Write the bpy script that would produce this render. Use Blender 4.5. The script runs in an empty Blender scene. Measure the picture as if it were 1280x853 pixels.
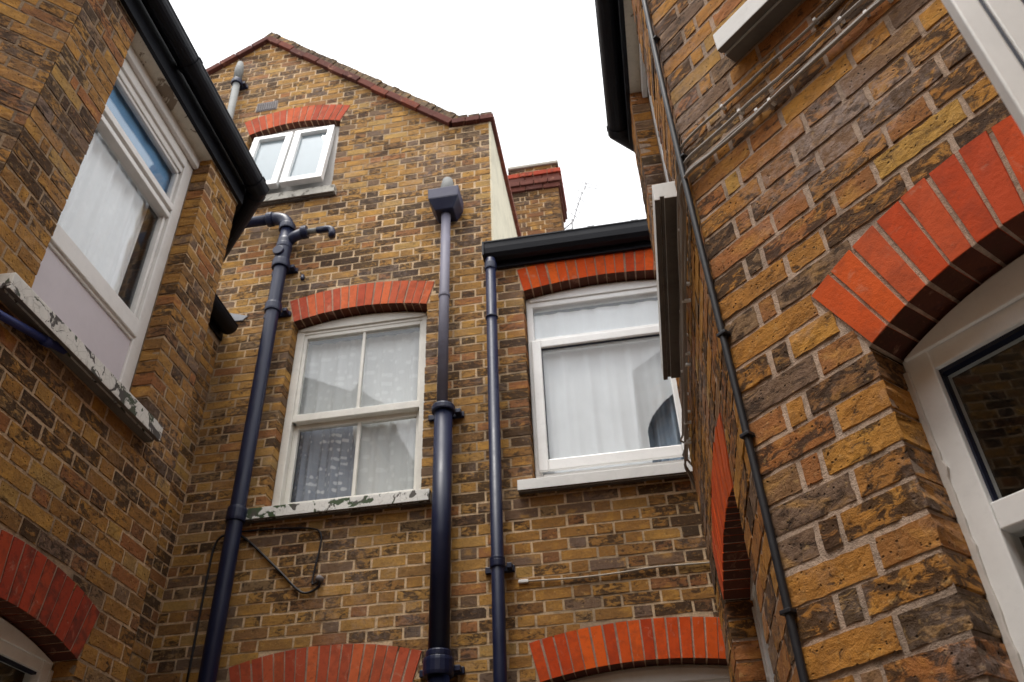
import bpy, math, random
import numpy as np
from mathutils import Matrix, Vector
random.seed(7)
rng = np.random.default_rng(7)
scn = bpy.context.scene
col = scn.collection
ZC = 1.6                      # eye height of the camera above the yard; z values below are relative to the eye

# ------------------------------------------------------------------ camera
F_PX, PITCH, ROLL, YAW = 1066.137, math.radians(37.3543), math.radians(-2.35686), math.radians(-8.2202)
fw = np.array([math.sin(YAW)*math.cos(PITCH), math.cos(YAW)*math.cos(PITCH), math.sin(PITCH)])
rt0 = np.array([math.cos(YAW), -math.sin(YAW), 0.0]); up0 = np.cross(rt0, fw)
rt = math.cos(ROLL)*rt0 + math.sin(ROLL)*up0; upv = -math.sin(ROLL)*rt0 + math.cos(ROLL)*up0
cam_d = bpy.data.cameras.new('camera'); cam = bpy.data.objects.new('camera', cam_d); col.objects.link(cam)
cam_d.sensor_width = 36.0; cam_d.lens = F_PX/1280*36.0; cam_d.clip_start = 0.05; cam_d.clip_end = 1000
M = Matrix.Identity(4)
for i in range(3):
    M[i][0] = rt[i]; M[i][1] = upv[i]; M[i][2] = -fw[i]
M[2][3] = ZC
cam.matrix_world = M
cam_d.dof.use_dof = True; cam_d.dof.focus_distance = 2.6; cam_d.dof.aperture_fstop = 6.3
scn.camera = cam

# ------------------------------------------------------------------ sky, sun, exposure (bright overcast)
SUN_EL, SUN_AZ = math.radians(71), math.radians(203)      # azimuth clockwise from +Y
w = bpy.data.worlds.new('World'); scn.world = w; w.use_nodes = True
nt = w.node_tree; nt.nodes.clear()
sky = nt.nodes.new('ShaderNodeTexSky'); sky.sky_type = 'NISHITA'; sky.sun_disc = False
sky.sun_elevation = SUN_EL; sky.sun_rotation = SUN_AZ; sky.air_density = 1.0; sky.dust_density = 4.0; sky.ozone_density = 1.0
hs = nt.nodes.new('ShaderNodeHueSaturation'); hs.inputs['Saturation'].default_value = 0.12; hs.inputs['Value'].default_value = 1.0
mx = nt.nodes.new('ShaderNodeMix'); mx.data_type = 'RGBA'; mx.inputs['Factor'].default_value = 0.6
mx.inputs[7].default_value = (10.0, 10.1, 10.3, 1)           # even cloud layer over the clear-sky gradient
bgn = nt.nodes.new('ShaderNodeBackground'); bgn.inputs['Strength'].default_value = 0.12
outw = nt.nodes.new('ShaderNodeOutputWorld')
nt.links.new(sky.outputs[0], hs.inputs['Color']); nt.links.new(hs.outputs[0], mx.inputs[6])
nt.links.new(mx.outputs[2], bgn.inputs['Color']); nt.links.new(bgn.outputs[0], outw.inputs[0])
sd = bpy.data.lights.new('sun', 'SUN'); sd.energy = 1.25; sd.angle = math.radians(20); sd.color = (1.0, 0.95, 0.88)
sun = bpy.data.objects.new('sun', sd); col.objects.link(sun)
sv = Vector((math.sin(SUN_AZ)*math.cos(SUN_EL), math.cos(SUN_AZ)*math.cos(SUN_EL), math.sin(SUN_EL)))
sun.rotation_euler = sv.to_track_quat('Z', 'Y').to_euler(); sun.location = (0, -8, 14)
scn.view_settings.view_transform = 'Standard'; scn.view_settings.look = 'None'
scn.view_settings.exposure = 1.12; scn.view_settings.gamma = 1.0; scn.view_settings.use_curve_mapping = False

# ------------------------------------------------------------------ materials
def newmat(name):
    m = bpy.data.materials.new(name); m.use_nodes = True
    t = m.node_tree; b = t.nodes['Principled BSDF']
    return m, t, b
def N(t, typ, **kw):
    n = t.nodes.new(typ)
    for k, v in kw.items():
        if k.startswith('i_'):
            n.inputs[k[2:].replace('_', ' ')].default_value = v
        else: setattr(n, k, v)
    return n
def L(t, a, b): t.links.new(a, b)
def ramp(t, fac, stops, interp='LINEAR'):
    r = t.nodes.new('ShaderNodeValToRGB'); r.color_ramp.interpolation = interp
    e = r.color_ramp.elements
    while len(e) < len(stops): e.new(0.5)
    for k, (p, c) in enumerate(stops):
        e[k].position = p; e[k].color = (*c, 1) if len(c) == 3 else c
    if fac is not None: L(t, fac, r.inputs[0])
    return r
def mixc(t, fac, a, b, blend='MIX'):
    m = t.nodes.new('ShaderNodeMix'); m.data_type = 'RGBA'; m.blend_type = blend
    for sock, v in ((m.inputs[0], fac), (m.inputs[6], a), (m.inputs[7], b)):
        if hasattr(v, 'links') or hasattr(v, 'is_linked'): L(t, v, sock)
        elif isinstance(v, (int, float)): sock.default_value = v
        else: sock.default_value = (*v, 1)
    return m.outputs[2]
def math_(t, op, a, b=None, c=None, clamp=False):
    m = t.nodes.new('ShaderNodeMath'); m.operation = op; m.use_clamp = clamp
    for k, v in enumerate((a, b, c)):
        if v is None: continue
        if isinstance(v, (int, float)): m.inputs[k].default_value = v
        else: L(t, v, m.inputs[k])
    return m.outputs[0]
def noise(t, vec, scale, detail=4, rough=0.55, dist=0.0):
    n = t.nodes.new('ShaderNodeTexNoise'); n.inputs['Scale'].default_value = scale
    n.inputs['Detail'].default_value = detail; n.inputs['Roughness'].default_value = rough; n.inputs['Distortion'].default_value = dist
    L(t, vec, n.inputs['Vector']); return n.outputs['Fac']
def mapr(t, v, a, b, c=0.0, d=1.0):
    m = t.nodes.new('ShaderNodeMapRange'); m.inputs[1].default_value = a; m.inputs[2].default_value = b
    m.inputs[3].default_value = c; m.inputs[4].default_value = d; L(t, v, m.inputs[0]); return m.outputs[0]
def bump(t, h, strength, dist, nrm=None):
    b = t.nodes.new('ShaderNodeBump'); b.inputs['Strength'].default_value = strength; b.inputs['Distance'].default_value = dist
    L(t, h, b.inputs['Height'])
    if nrm: L(t, nrm, b.inputs['Normal'])
    return b.outputs[0]
def rnd01(t):
    oi = t.nodes.new('ShaderNodeObjectInfo'); ge = t.nodes.new('ShaderNodeNewGeometry')
    return math_(t, 'FRACT', math_(t, 'ADD', oi.outputs['Random'], ge.outputs['Random Per Island'])), ge.outputs['Position']

def brick_mat(name, stops, soot=0.5, bloom=0.0, sootcol=(0.017, 0.014, 0.013), pit=1.0, patch=0.85, seed=0.0):
    m, t, b = newmat(name)
    r, pos0 = rnd01(t)
    va = t.nodes.new('ShaderNodeVectorMath'); va.operation = 'ADD'; va.inputs[1].default_value = (seed, seed*1.7, -seed)
    L(t, pos0, va.inputs[0]); pos = va.outputs[0]
    base = ramp(t, r, stops).outputs[0]
    # every brick gets its own piece of noise
    cx = t.nodes.new('ShaderNodeCombineXYZ'); rr = math_(t, 'MULTIPLY', r, 37.0)
    for k in range(3): L(t, rr, cx.inputs[k])
    vb = t.nodes.new('ShaderNodeVectorMath'); vb.operation = 'ADD'; L(t, pos, vb.inputs[0]); L(t, cx.outputs[0], vb.inputs[1]); pb = vb.outputs[0]
    st = t.nodes.new('ShaderNodeVectorMath'); st.operation = 'MULTIPLY'; st.inputs[1].default_value = (1, 1, 1.9); L(t, pb, st.inputs[0]); ps = st.outputs[0]
    n1 = noise(t, ps, 9, 3, 0.55, 0.3); n2 = noise(t, pb, 60, 5, 0.65); n3 = noise(t, pos, 260, 3, 0.6); nb = noise(t, ps, 21, 8, 0.70, 0.7)
    big = noise(t, pos, 0.85, 5, 0.62, 0.6); r2 = math_(t, 'FRACT', math_(t, 'MULTIPLY', r, 7.31)); r3 = math_(t, 'FRACT', math_(t, 'MULTIPLY', r, 23.7))
    # tone drifting inside the brick
    c = mixc(t, mapr(t, n1, 0.36, 0.62, 0, 0.55), base, mixc(t, 0.6, base, (0.13, 0.065, 0.025)))
    c = mixc(t, mapr(t, n1, 0.30, 0.46, 0.55, 0.0), c, (0.50, 0.255, 0.048))
    c = mixc(t, mapr(t, n2, 0.50, 0.70, 0.0, 0.7), c, mixc(t, 0.65, c, (0.07, 0.042, 0.026)))
    c = mixc(t, mapr(t, n3, 0.3, 0.75, 0.0, 0.25), c, mixc(t, 0.5, c, (0.62, 0.42, 0.20)))
    # near-black weathering skin: patchy in each brick, heavier on some bricks and in some parts of the wall
    wk = math_(t, 'ADD', nb, math_(t, 'ADD', math_(t, 'MULTIPLY', math_(t, 'SUBTRACT', r2, 0.5), 0.26), math_(t, 'MULTIPLY', math_(t, 'SUBTRACT', big, 0.5), 0.95*soot)))
    dk = mapr(t, wk, 0.53, 0.60)
    c = mixc(t, math_(t, 'MULTIPLY', dk, 0.92), c, mixc(t, 0.9, c, sootcol))
    c = mixc(t, mapr(t, wk, 0.49, 0.56, 0, 0.45), c, mixc(t, 0.7, c, (0.09, 0.05, 0.028)))
    c = mixc(t, mapr(t, noise(t, pb, 48, 4, 0.6, 0.3), 0.61, 0.70, 0, 0.4), c, (0.55, 0.35, 0.14))
    if bloom:
        bm_ = math_(t, 'MULTIPLY', mapr(t, noise(t, pos, 1.7, 5, 0.65, 0.8), 0.52, 0.68), mapr(t, noise(t, pb, 40, 5, 0.7), 0.42, 0.58, 0.15, 1.0))
        c = mixc(t, math_(t, 'MULTIPLY', bm_, bloom), c, (0.42, 0.34, 0.31))
    vo = t.nodes.new('ShaderNodeTexVoronoi'); vo.inputs['Scale'].default_value = 75; vo.inputs['Randomness'].default_value = 1
    wv = t.nodes.new('ShaderNodeVectorMath'); wv.operation = 'ADD'; L(t, pb, wv.inputs[0])
    wn = t.nodes.new('ShaderNodeTexNoise'); wn.inputs['Scale'].default_value = 55; L(t, pb, wn.inputs['Vector'])
    ws = t.nodes.new('ShaderNodeVectorMath'); ws.operation = 'SCALE'; ws.inputs['Scale'].default_value = 0.012; L(t, wn.outputs['Color'], ws.inputs[0]); L(t, ws.outputs[0], wv.inputs[1])
    L(t, wv.outputs[0], vo.inputs['Vector'])
    pm = math_(t, 'MULTIPLY', mapr(t, vo.outputs['Distance'], 0.10, 0.26, 1.0, 0.0), mapr(t, noise(t, pb, 22, 2, 0.5), 0.46, 0.6))
    pm = math_(t, 'MULTIPLY', pm, pit)
    c = mixc(t, math_(t, 'MULTIPLY', pm, 0.85), c, (0.012, 0.010, 0.009))
    L(t, c, b.inputs['Base Color']); b.inputs['Roughness'].default_value = 0.85; b.inputs['Specular IOR Level'].default_value = 0.12
    h = math_(t, 'ADD', math_(t, 'ADD', math_(t, 'MULTIPLY', n2, 0.8), math_(t, 'MULTIPLY', nb, -0.8)), math_(t, 'ADD', math_(t, 'MULTIPLY', n3, 0.25), math_(t, 'MULTIPLY', pm, -0.9)))
    L(t, bump(t, h, 0.9, 0.006), b.inputs['Normal'])
    return m
STOCK = [(0.0, (0.46, 0.235, 0.050)), (0.2, (0.40, 0.185, 0.036)), (0.36, (0.30, 0.135, 0.032)), (0.5, (0.44, 0.205, 0.040)), (0.62, (0.22, 0.105, 0.032)),
         (0.72, (0.34, 0.115, 0.036)), (0.81, (0.16, 0.085, 0.042)), (0.89, (0.17, 0.115, 0.09)), (1.0, (0.50, 0.29, 0.065))]
NEARB = [(0.0, (0.54, 0.25, 0.042)), (0.2, (0.45, 0.185, 0.031)), (0.4, (0.49, 0.21, 0.036)), (0.55, (0.34, 0.135, 0.032)), (0.68, (0.42, 0.145, 0.042)), (0.8, (0.25, 0.12, 0.045)), (0.9, (0.19, 0.125, 0.095)), (1.0, (0.54, 0.30, 0.062))]
REARB = [(0.0, (0.50, 0.28, 0.070)), (0.2, (0.43, 0.225, 0.052)), (0.36, (0.34, 0.17, 0.048)), (0.5, (0.48, 0.26, 0.062)), (0.62, (0.25, 0.13, 0.046)),
         (0.72, (0.37, 0.145, 0.05)), (0.81, (0.17, 0.10, 0.055)), (0.89, (0.13, 0.10, 0.085)), (1.0, (0.52, 0.32, 0.09))]
MAT = {}
STOCK = [(p, (r_*0.84, g_*0.84, b_*0.92)) for p, (r_, g_, b_) in STOCK]; REARB = [(p, (r_*0.88, g_*0.87, b_*0.92)) for p, (r_, g_, b_) in REARB]      # kiln colours a shade duller
MAT['brick_left'] = brick_mat('stock_brick_left', STOCK, soot=0.85, bloom=0.2, seed=3.1)
MAT['brick_right'] = brick_mat('stock_brick_right', NEARB, soot=0.6, bloom=0.55, sootcol=(0.024, 0.019, 0.017), seed=8.3)
MAT['brick_rear'] = brick_mat('stock_brick_rear', REARB, soot=0.8, bloom=0.3, pit=0.5, seed=1.4)
MAT['brick_chimney'] = brick_mat('stock_brick_chimney', [(p, (r_*0.55, g_*0.52, b_*0.6)) for p, (r_, g_, b_) in STOCK], soot=0.9, pit=0.5, seed=6.6)
MAT['brick_ext'] = brick_mat('stock_brick_extension', STOCK, soot=0.85, bloom=0.2, pit=0.5, seed=5.9)
REDS = [(0.0, (0.62, 0.085, 0.014)), (0.3, (0.54, 0.065, 0.014)), (0.6, (0.66, 0.11, 0.018)), (0.8, (0.58, 0.10, 0.03)), (1.0, (0.50, 0.06, 0.015))]
def red_mat(name, stops, soot, seed):
    m, t, b = newmat(name); r, pos = rnd01(t)
    base = ramp(t, r, stops).outputs[0]
    n1 = noise(t, pos, 18+seed, 5, 0.6, 0.3); n2 = noise(t, pos, 90, 5, 0.6); n3 = noise(t, pos, 300, 2, 0.5)
    c = mixc(t, mapr(t, math_(t, 'ADD', n1, math_(t, 'MULTIPLY', math_(t, 'SUBTRACT', math_(t, 'FRACT', math_(t, 'MULTIPLY', r, 9.7)), 0.5), 0.2)), 0.46, 0.68, 0, soot), base, (0.09, 0.03, 0.022))
    c = mixc(t, mapr(t, noise(t, pos, 40, 7, 0.7, 0.8), 0.56, 0.66, 0, soot*0.8), c, (0.06, 0.025, 0.02))
    c = mixc(t, mapr(t, n2, 0.60, 0.8, 0, 0.18), c, (0.62, 0.17, 0.06))
    c = mixc(t, mapr(t, noise(t, pos, 9, 6, 0.7, 1.5), 0.58, 0.70, 0, 0.55), c, (0.50, 0.26, 0.17))
    L(t, c, b.inputs['Base Color']); b.inputs['Roughness'].default_value = 0.8; b.inputs['Specular IOR Level'].default_value = 0.12
    L(t, bump(t, math_(t, 'ADD', n2, math_(t, 'MULTIPLY', n3, 0.4)), 0.4, 0.003), b.inputs['Normal'])
    return m
MAT['red_near'] = red_mat('red_rubbed_brick_near', REDS, 0.3, 0)
MAT['red_left'] = red_mat('red_rubbed_brick_left', [(0, (0.36, 0.05, 0.022)), (0.5, (0.28, 0.04, 0.02)), (1, (0.42, 0.07, 0.025))], 0.75, 3)
MAT['red_rear'] = red_mat('red_rubbed_brick_rear', [(0, (0.50, 0.105, 0.045)), (0.5, (0.38, 0.065, 0.032)), (1, (0.58, 0.13, 0.045))], 0.35, 5)
MAT['red_ext'] = red_mat('red_rubbed_brick_extension', [(0, (0.62, 0.082, 0.010)), (0.5, (0.46, 0.050, 0.009)), (1, (0.68, 0.11, 0.013))], 0.3, 7)
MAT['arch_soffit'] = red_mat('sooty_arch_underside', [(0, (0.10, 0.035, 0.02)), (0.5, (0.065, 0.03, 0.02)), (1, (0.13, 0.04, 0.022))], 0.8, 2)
def mortar_mat(name, c1, c2, dark, dk=0.5):
    m, t, b = newmat(name); ge = t.nodes.new('ShaderNodeNewGeometry'); pos = ge.outputs['Position']
    n1 = noise(t, pos, 3.0, 5, 0.6); n2 = noise(t, pos, 70, 5, 0.7); n3 = noise(t, pos, 280, 3, 0.7)
    c = mixc(t, mapr(t, n1, 0.35, 0.65), c1, c2)
    c = mixc(t, mapr(t, n2, 0.46, 0.68, 0, dk), c, dark)
    c = mixc(t, mapr(t, noise(t, pos, 14, 5, 0.65, 0.5), 0.52, 0.64, 0, dk), c, dark)
    c = mixc(t, mapr(t, noise(t, pos, 0.85, 4, 0.6, 0.5), 0.48, 0.62, 0, dk*1.3), c, dark)
    L(t, c, b.inputs['Base Color']); b.inputs['Roughness'].default_value = 0.95; b.inputs['Specular IOR Level'].default_value = 0.1
    L(t, bump(t, math_(t, 'ADD', n2, math_(t, 'MULTIPLY', n3, 0.6)), 0.9, 0.006), b.inputs['Normal'])
    return m
MAT['mortar_right'] = mortar_mat('mortar_right', (0.64, 0.46, 0.335), (0.52, 0.395, 0.31), (0.17, 0.13, 0.10), 0.5)
MAT['mortar_left'] = mortar_mat('mortar_left', (0.70, 0.49, 0.30), (0.54, 0.38, 0.235), (0.12, 0.09, 0.07), 0.5)
MAT['mortar_arch'] = mortar_mat('mortar_arch', (0.60, 0.42, 0.31), (0.48, 0.34, 0.25), (0.18, 0.12, 0.09), 0.45)
MAT['mortar_rear'] = mortar_mat('mortar_rear', (0.76, 0.56, 0.36), (0.64, 0.46, 0.28), (0.20, 0.15, 0.105), 0.45)

def paint_mat(name, c, rough=0.35, flake=0.0, under=(0.05, 0.045, 0.035), moss=0.0, dirt=0.25, scale=9):
    m, t, b = newmat(name); ge = t.nodes.new('ShaderNodeNewGeometry'); pos = ge.outputs['Position']
    n1 = noise(t, pos, 5, 6, 0.65, 0.6); n2 = noise(t, pos, 45, 5, 0.6)
    cc = mixc(t, mapr(t, n1, 0.45, 0.75, 0, dirt), c, tuple(x*0.45 for x in c))
    cc = mixc(t, mapr(t, n2, 0.55, 0.8, 0, dirt*0.8), cc, tuple(x*0.5 for x in c))
    h = n2
    if flake > 0:
        f = noise(t, pos, scale, 8, 0.62, 1.2)
        mask = mapr(t, f, 0.60-0.12*flake, 0.615-0.12*flake)
        vo = t.nodes.new('ShaderNodeTexVoronoi'); vo.feature = 'DISTANCE_TO_EDGE'; vo.inputs['Scale'].default_value = 24; L(t, pos, vo.inputs['Vector'])
        crack = mapr(t, vo.outputs['Distance'], 0.0, 0.035, 1.0, 0.0)
        cc = mixc(t, math_(t, 'MULTIPLY', crack, 0.9*max(0, flake-0.05)), cc, (0.2, 0.18, 0.15))
        cc = mixc(t, mask, cc, under)
        if moss > 0: cc = mixc(t, math_(t, 'MULTIPLY', mask, mapr(t, noise(t, pos, 7, 3, 0.5), 0.45, 0.55, 0, moss)), cc, (0.035, 0.07, 0.02))
        h = math_(t, 'ADD', math_(t, 'MULTIPLY', mask, -1.2), math_(t, 'MULTIPLY', n2, 0.5))
    L(t, cc, b.inputs['Base Color']); b.inputs['Roughness'].default_value = rough
    L(t, bump(t, h, 0.5 if flake else 0.12, 0.004 if flake else 0.002), b.inputs['Normal'])
    return m
MAT['upvc'] = paint_mat('white_plastic_frame', (0.84, 0.84, 0.83), 0.35, dirt=0.22)
MAT['upvc_old'] = paint_mat('white_plastic_frame_weathered', (0.70, 0.70, 0.69), 0.4, dirt=0.3)
MAT['sash_paint'] = paint_mat('cream_painted_timber', (0.72, 0.70, 0.64), 0.45, flake=0, dirt=0.35)
MAT['sash_clean'] = paint_mat('white_painted_timber', (0.72, 0.70, 0.67), 0.4, dirt=0.25)
MAT['lilac'] = paint_mat('lilac_painted_board', (0.56, 0.51, 0.54), 0.45, dirt=0.12)
MAT['sill_white'] = paint_mat('white_painted_sill', (0.72, 0.72, 0.70), 0.55, dirt=0.3)
MAT['sill_peel'] = paint_mat('peeling_white_sill', (0.72, 0.71, 0.67), 0.6, flake=0.42, under=(0.07, 0.06, 0.05), moss=0.95, dirt=0.4)
MAT['sill_peel_left'] = paint_mat('cracked_white_sill', (0.70, 0.68, 0.63), 0.6, flake=0.5, under=(0.06, 0.05, 0.045), moss=0.6, dirt=0.35)
MAT['sill_stone'] = paint_mat('weathered_stone_sill', (0.42, 0.40, 0.35), 0.85, flake=0.5, under=(0.14, 0.13, 0.11), dirt=0.6)
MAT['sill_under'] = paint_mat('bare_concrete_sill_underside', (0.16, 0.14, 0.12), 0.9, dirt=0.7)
MAT['soffit'] = paint_mat('flaking_cream_soffit', (0.60, 0.55, 0.46), 0.6, flake=0.25, under=(0.22, 0.17, 0.12), dirt=0.45, scale=5)
MAT['render_cream'] = paint_mat('cream_render', (0.60, 0.55, 0.41), 0.9, dirt=0.5)
MAT['lead'] = paint_mat('grey_lead', (0.24, 0.25, 0.27), 0.65, dirt=0.6)
MAT['cement'] = paint_mat('grey_cement', (0.36, 0.33, 0.28), 0.9, dirt=0.6)
MAT['cement_pale'] = paint_mat('pale_mastic', (0.62, 0.58, 0.54), 0.85, dirt=0.5)
MAT['vent_grey'] = paint_mat('weathered_grey_pipe', (0.20, 0.205, 0.20), 0.75, dirt=0.7)
MAT['vent_brick'] = paint_mat('grey_air_brick', (0.20, 0.18, 0.18), 0.8, dirt=0.5)
def gloss_black(name, c, rough, spec=0.4, fade=0.0):
    m, t, b = newmat(name); ge = t.nodes.new('ShaderNodeNewGeometry'); pos = ge.outputs['Position']
    n1 = noise(t, pos, 6, 6, 0.65); n2 = noise(t, pos, 60, 4, 0.6)
    cc = mixc(t, mapr(t, n1, 0.5, 0.8, 0, 0.45), c, tuple(min(1, x*1.6+0.004) for x in c))
    cc = mixc(t, mapr(t, n2, 0.64, 0.8, 0, 0.18), cc, (0.06, 0.055, 0.05))
    L(t, cc, b.inputs['Base Color']); L(t, mapr(t, n1, 0.3, 0.7, rough, rough+0.2), b.inputs['Roughness'])
    b.inputs['Specular IOR Level'].default_value = spec
    L(t, bump(t, n2, 0.15, 0.002), b.inputs['Normal'])
    return m
MAT['pipe_navy'] = gloss_black('navy_black_gloss_paint', (0.006, 0.010, 0.036), 0.32)
MAT['pipe_faded'] = gloss_black('faded_slate_paint', (0.13, 0.125, 0.165), 0.5)
MAT['pipe_mid'] = gloss_black('dull_navy_paint', (0.045, 0.045, 0.085), 0.45)
MAT['gutter_black'] = gloss_black('black_gutter_plastic', (0.004, 0.005, 0.009), 0.42, 0.22)
MAT['cable_black'] = gloss_black('black_cable_sheath', (0.012, 0.012, 0.016), 0.4)
MAT['cable_grey'] = gloss_black('grey_cable_sheath', (0.33, 0.30, 0.27), 0.55)
MAT['cable_pale'] = gloss_black('pale_cable_sheath', (0.42, 0.38, 0.32), 0.6)
MAT['clip_white'] = paint_mat('white_cable_clip', (0.75, 0.74, 0.72), 0.4)
MAT['gasket'] = gloss_black('dark_rubber_gasket', (0.010, 0.014, 0.035), 0.4)
MAT['bluepipe'] = gloss_black('blue_overflow_pipe', (0.02, 0.035, 0.16), 0.35)
MAT['coping'] = red_mat('dark_red_tile_creasing', [(0, (0.14, 0.045, 0.032)), (0.5, (0.095, 0.036, 0.03)), (1, (0.20, 0.055, 0.032))], 0.7, 1)
MAT['tile'] = brick_mat('mossy_roof_tile', [(0, (0.15, 0.115, 0.085)), (0.5, (0.105, 0.085, 0.068)), (1, (0.19, 0.15, 0.105))], soot=0.5, pit=0.4, seed=2.2)
def flat(name, c, rough=0.9):
    m, t, b = newmat(name); ge = t.nodes.new('ShaderNodeNewGeometry')
    n1 = noise(t, ge.outputs['Position'], 4, 5, 0.6)
    L(t, mixc(t, mapr(t, n1, 0.3, 0.7, 0, 0.35), c, tuple(x*0.6 for x in c)), b.inputs['Base Color']); b.inputs['Roughness'].default_value = rough
    return m
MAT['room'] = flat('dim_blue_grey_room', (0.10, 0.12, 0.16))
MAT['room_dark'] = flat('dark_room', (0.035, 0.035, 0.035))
MAT['slate'] = flat('roof_slate', (0.09, 0.085, 0.09), 0.7)
MAT['metal'] = flat('aluminium_aerial', (0.30, 0.30, 0.31), 0.4)
def paving():
    m, t, b = newmat('yard_paving'); ge = t.nodes.new('ShaderNodeNewGeometry'); pos = ge.outputs['Position']
    n1 = noise(t, pos, 0.7, 6, 0.6); n2 = noise(t, pos, 40, 4, 0.6)
    c = mixc(t, mapr(t, n1, 0.3, 0.7), (0.10, 0.09, 0.08), (0.15, 0.14, 0.12))
    L(t, mixc(t, mapr(t, n2, 0.4, 0.7, 0, 0.4), c, (0.1, 0.09, 0.08)), b.inputs['Base Color']); b.inputs['Roughness'].default_value = 0.9
    L(t, bump(t, n2, 0.4, 0.004), b.inputs['Normal']); return m
MAT['paving'] = paving()
def glass(name, wav=0.0, tint=(0.98, 0.99, 0.99), gain=1.0):
    m = bpy.data.materials.new(name); m.use_nodes = True; t = m.node_tree; t.nodes.clear()
    o = t.nodes.new('ShaderNodeOutputMaterial'); tr = t.nodes.new('ShaderNodeBsdfTransparent'); gl = t.nodes.new('ShaderNodeBsdfGlossy')
    tr.inputs[0].default_value = (*tint, 1); gl.inputs['Roughness'].default_value = 0.015
    lw = t.nodes.new('ShaderNodeLayerWeight'); lw.inputs['Blend'].default_value = 0.5
    fr = math_(t, 'ADD', 0.04, math_(t, 'MULTIPLY', math_(t, 'POWER', lw.outputs['Facing'], 5.0), 0.96))
    ms = t.nodes.new('ShaderNodeMixShader')
    L(t, math_(t, 'MULTIPLY', fr, 1.2*gain, clamp=True), ms.inputs[0]); L(t, tr.outputs[0], ms.inputs[1]); L(t, gl.outputs[0], ms.inputs[2]); L(t, ms.outputs[0], o.inputs[0])
    if wav:
        ge = t.nodes.new('ShaderNodeNewGeometry'); nb = bump(t, noise(t, ge.outputs['Position'], 2.2, 2, 0.4), wav, 0.03); L(t, nb, gl.inputs['Normal'])
    return m
MAT['glass'] = glass('window_glass'); MAT['glass_old'] = glass('old_window_glass', 0.12)
def curtain_mat(name, c, alpha, dots=0.0, c2=None, spot=None):
    m, t, b = newmat(name)
    uv = t.nodes.new('ShaderNodeUVMap'); uv.uv_map = 'uv'
    t.nodes.remove(b); o = t.nodes['Material Output']
    df = t.nodes.new('ShaderNodeBsdfDiffuse'); tl = t.nodes.new('ShaderNodeBsdfTranslucent'); tr = t.nodes.new('ShaderNodeBsdfTransparent')
    n1 = noise(t, uv.outputs[0], 5, 4, 0.6)
    cc = mixc(t, mapr(t, n1, 0.35, 0.7, 0, 0.3), c, c2 or tuple(x*0.8 for x in c))
    if spot:
        vs = t.nodes.new('ShaderNodeTexVoronoi'); vs.voronoi_dimensions = '2D'; vs.inputs['Scale'].default_value = 15; vs.inputs['Randomness'].default_value = 0.45; L(t, uv.outputs[0], vs.inputs['Vector'])
        cc = mixc(t, mapr(t, vs.outputs['Distance'], 0.17, 0.24, 0.75, 0), cc, spot)
    L(t, cc, df.inputs[0]); L(t, cc, tl.inputs[0])
    m1 = t.nodes.new('ShaderNodeMixShader'); m1.inputs[0].default_value = 0.12; L(t, df.outputs[0], m1.inputs[1]); L(t, tl.outputs[0], m1.inputs[2])
    m2 = t.nodes.new('ShaderNodeMixShader'); L(t, tr.outputs[0], m2.inputs[1]); L(t, m1.outputs[0], m2.inputs[2]); L(t, m2.outputs[0], o.inputs[0])
    if dots:
        vo = t.nodes.new('ShaderNodeTexVoronoi'); vo.voronoi_dimensions = '2D'; vo.inputs['Scale'].default_value = 11; vo.inputs['Randomness'].default_value = 0.8
        L(t, uv.outputs[0], vo.inputs['Vector'])
        vo2 = t.nodes.new('ShaderNodeTexVoronoi'); vo2.voronoi_dimensions = '2D'; vo2.inputs['Scale'].default_value = 90; L(t, uv.outputs[0], vo2.inputs['Vector'])
        dm = math_(t, 'MULTIPLY', mapr(t, vo.outputs['Distance'], 0.16, 0.24, 1, 0), mapr(t, vo2.outputs['Distance'], 0.5, 0.2, 0.7, 1.0))
        L(t, math_(t, 'ADD', alpha, math_(t, 'MULTIPLY', dm, dots), clamp=True), m2.inputs[0])
    else: m2.inputs[0].default_value = alpha
    return m
MAT['lace'] = curtain_mat('white_lace_net', (0.95, 0.96, 0.96), 0.78, 0.12)
MAT['net'] = curtain_mat('white_voile', (0.95, 0.97, 1.0), 0.99)
MAT['net_left'] = curtain_mat('pale_lace_net', (0.92, 0.93, 0.95), 0.96, 0.04)
MAT['drape'] = curtain_mat('blue_grey_drape', (0.34, 0.42, 0.52), 0.97, 0, (0.62, 0.66, 0.70))
MAT['spotted'] = curtain_mat('blue_grey_spotted_cloth', (0.36, 0.39, 0.46), 0.99, 0, (0.62, 0.65, 0.69), spot=(0.90, 0.91, 0.93))
MAT['sheet_blue'] = curtain_mat('added_blue_sheet', (0.22, 0.42, 0.68), 0.99)
MAT['blind'] = curtain_mat('pale_blue_blind', (0.33, 0.385, 0.42), 0.98)

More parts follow.
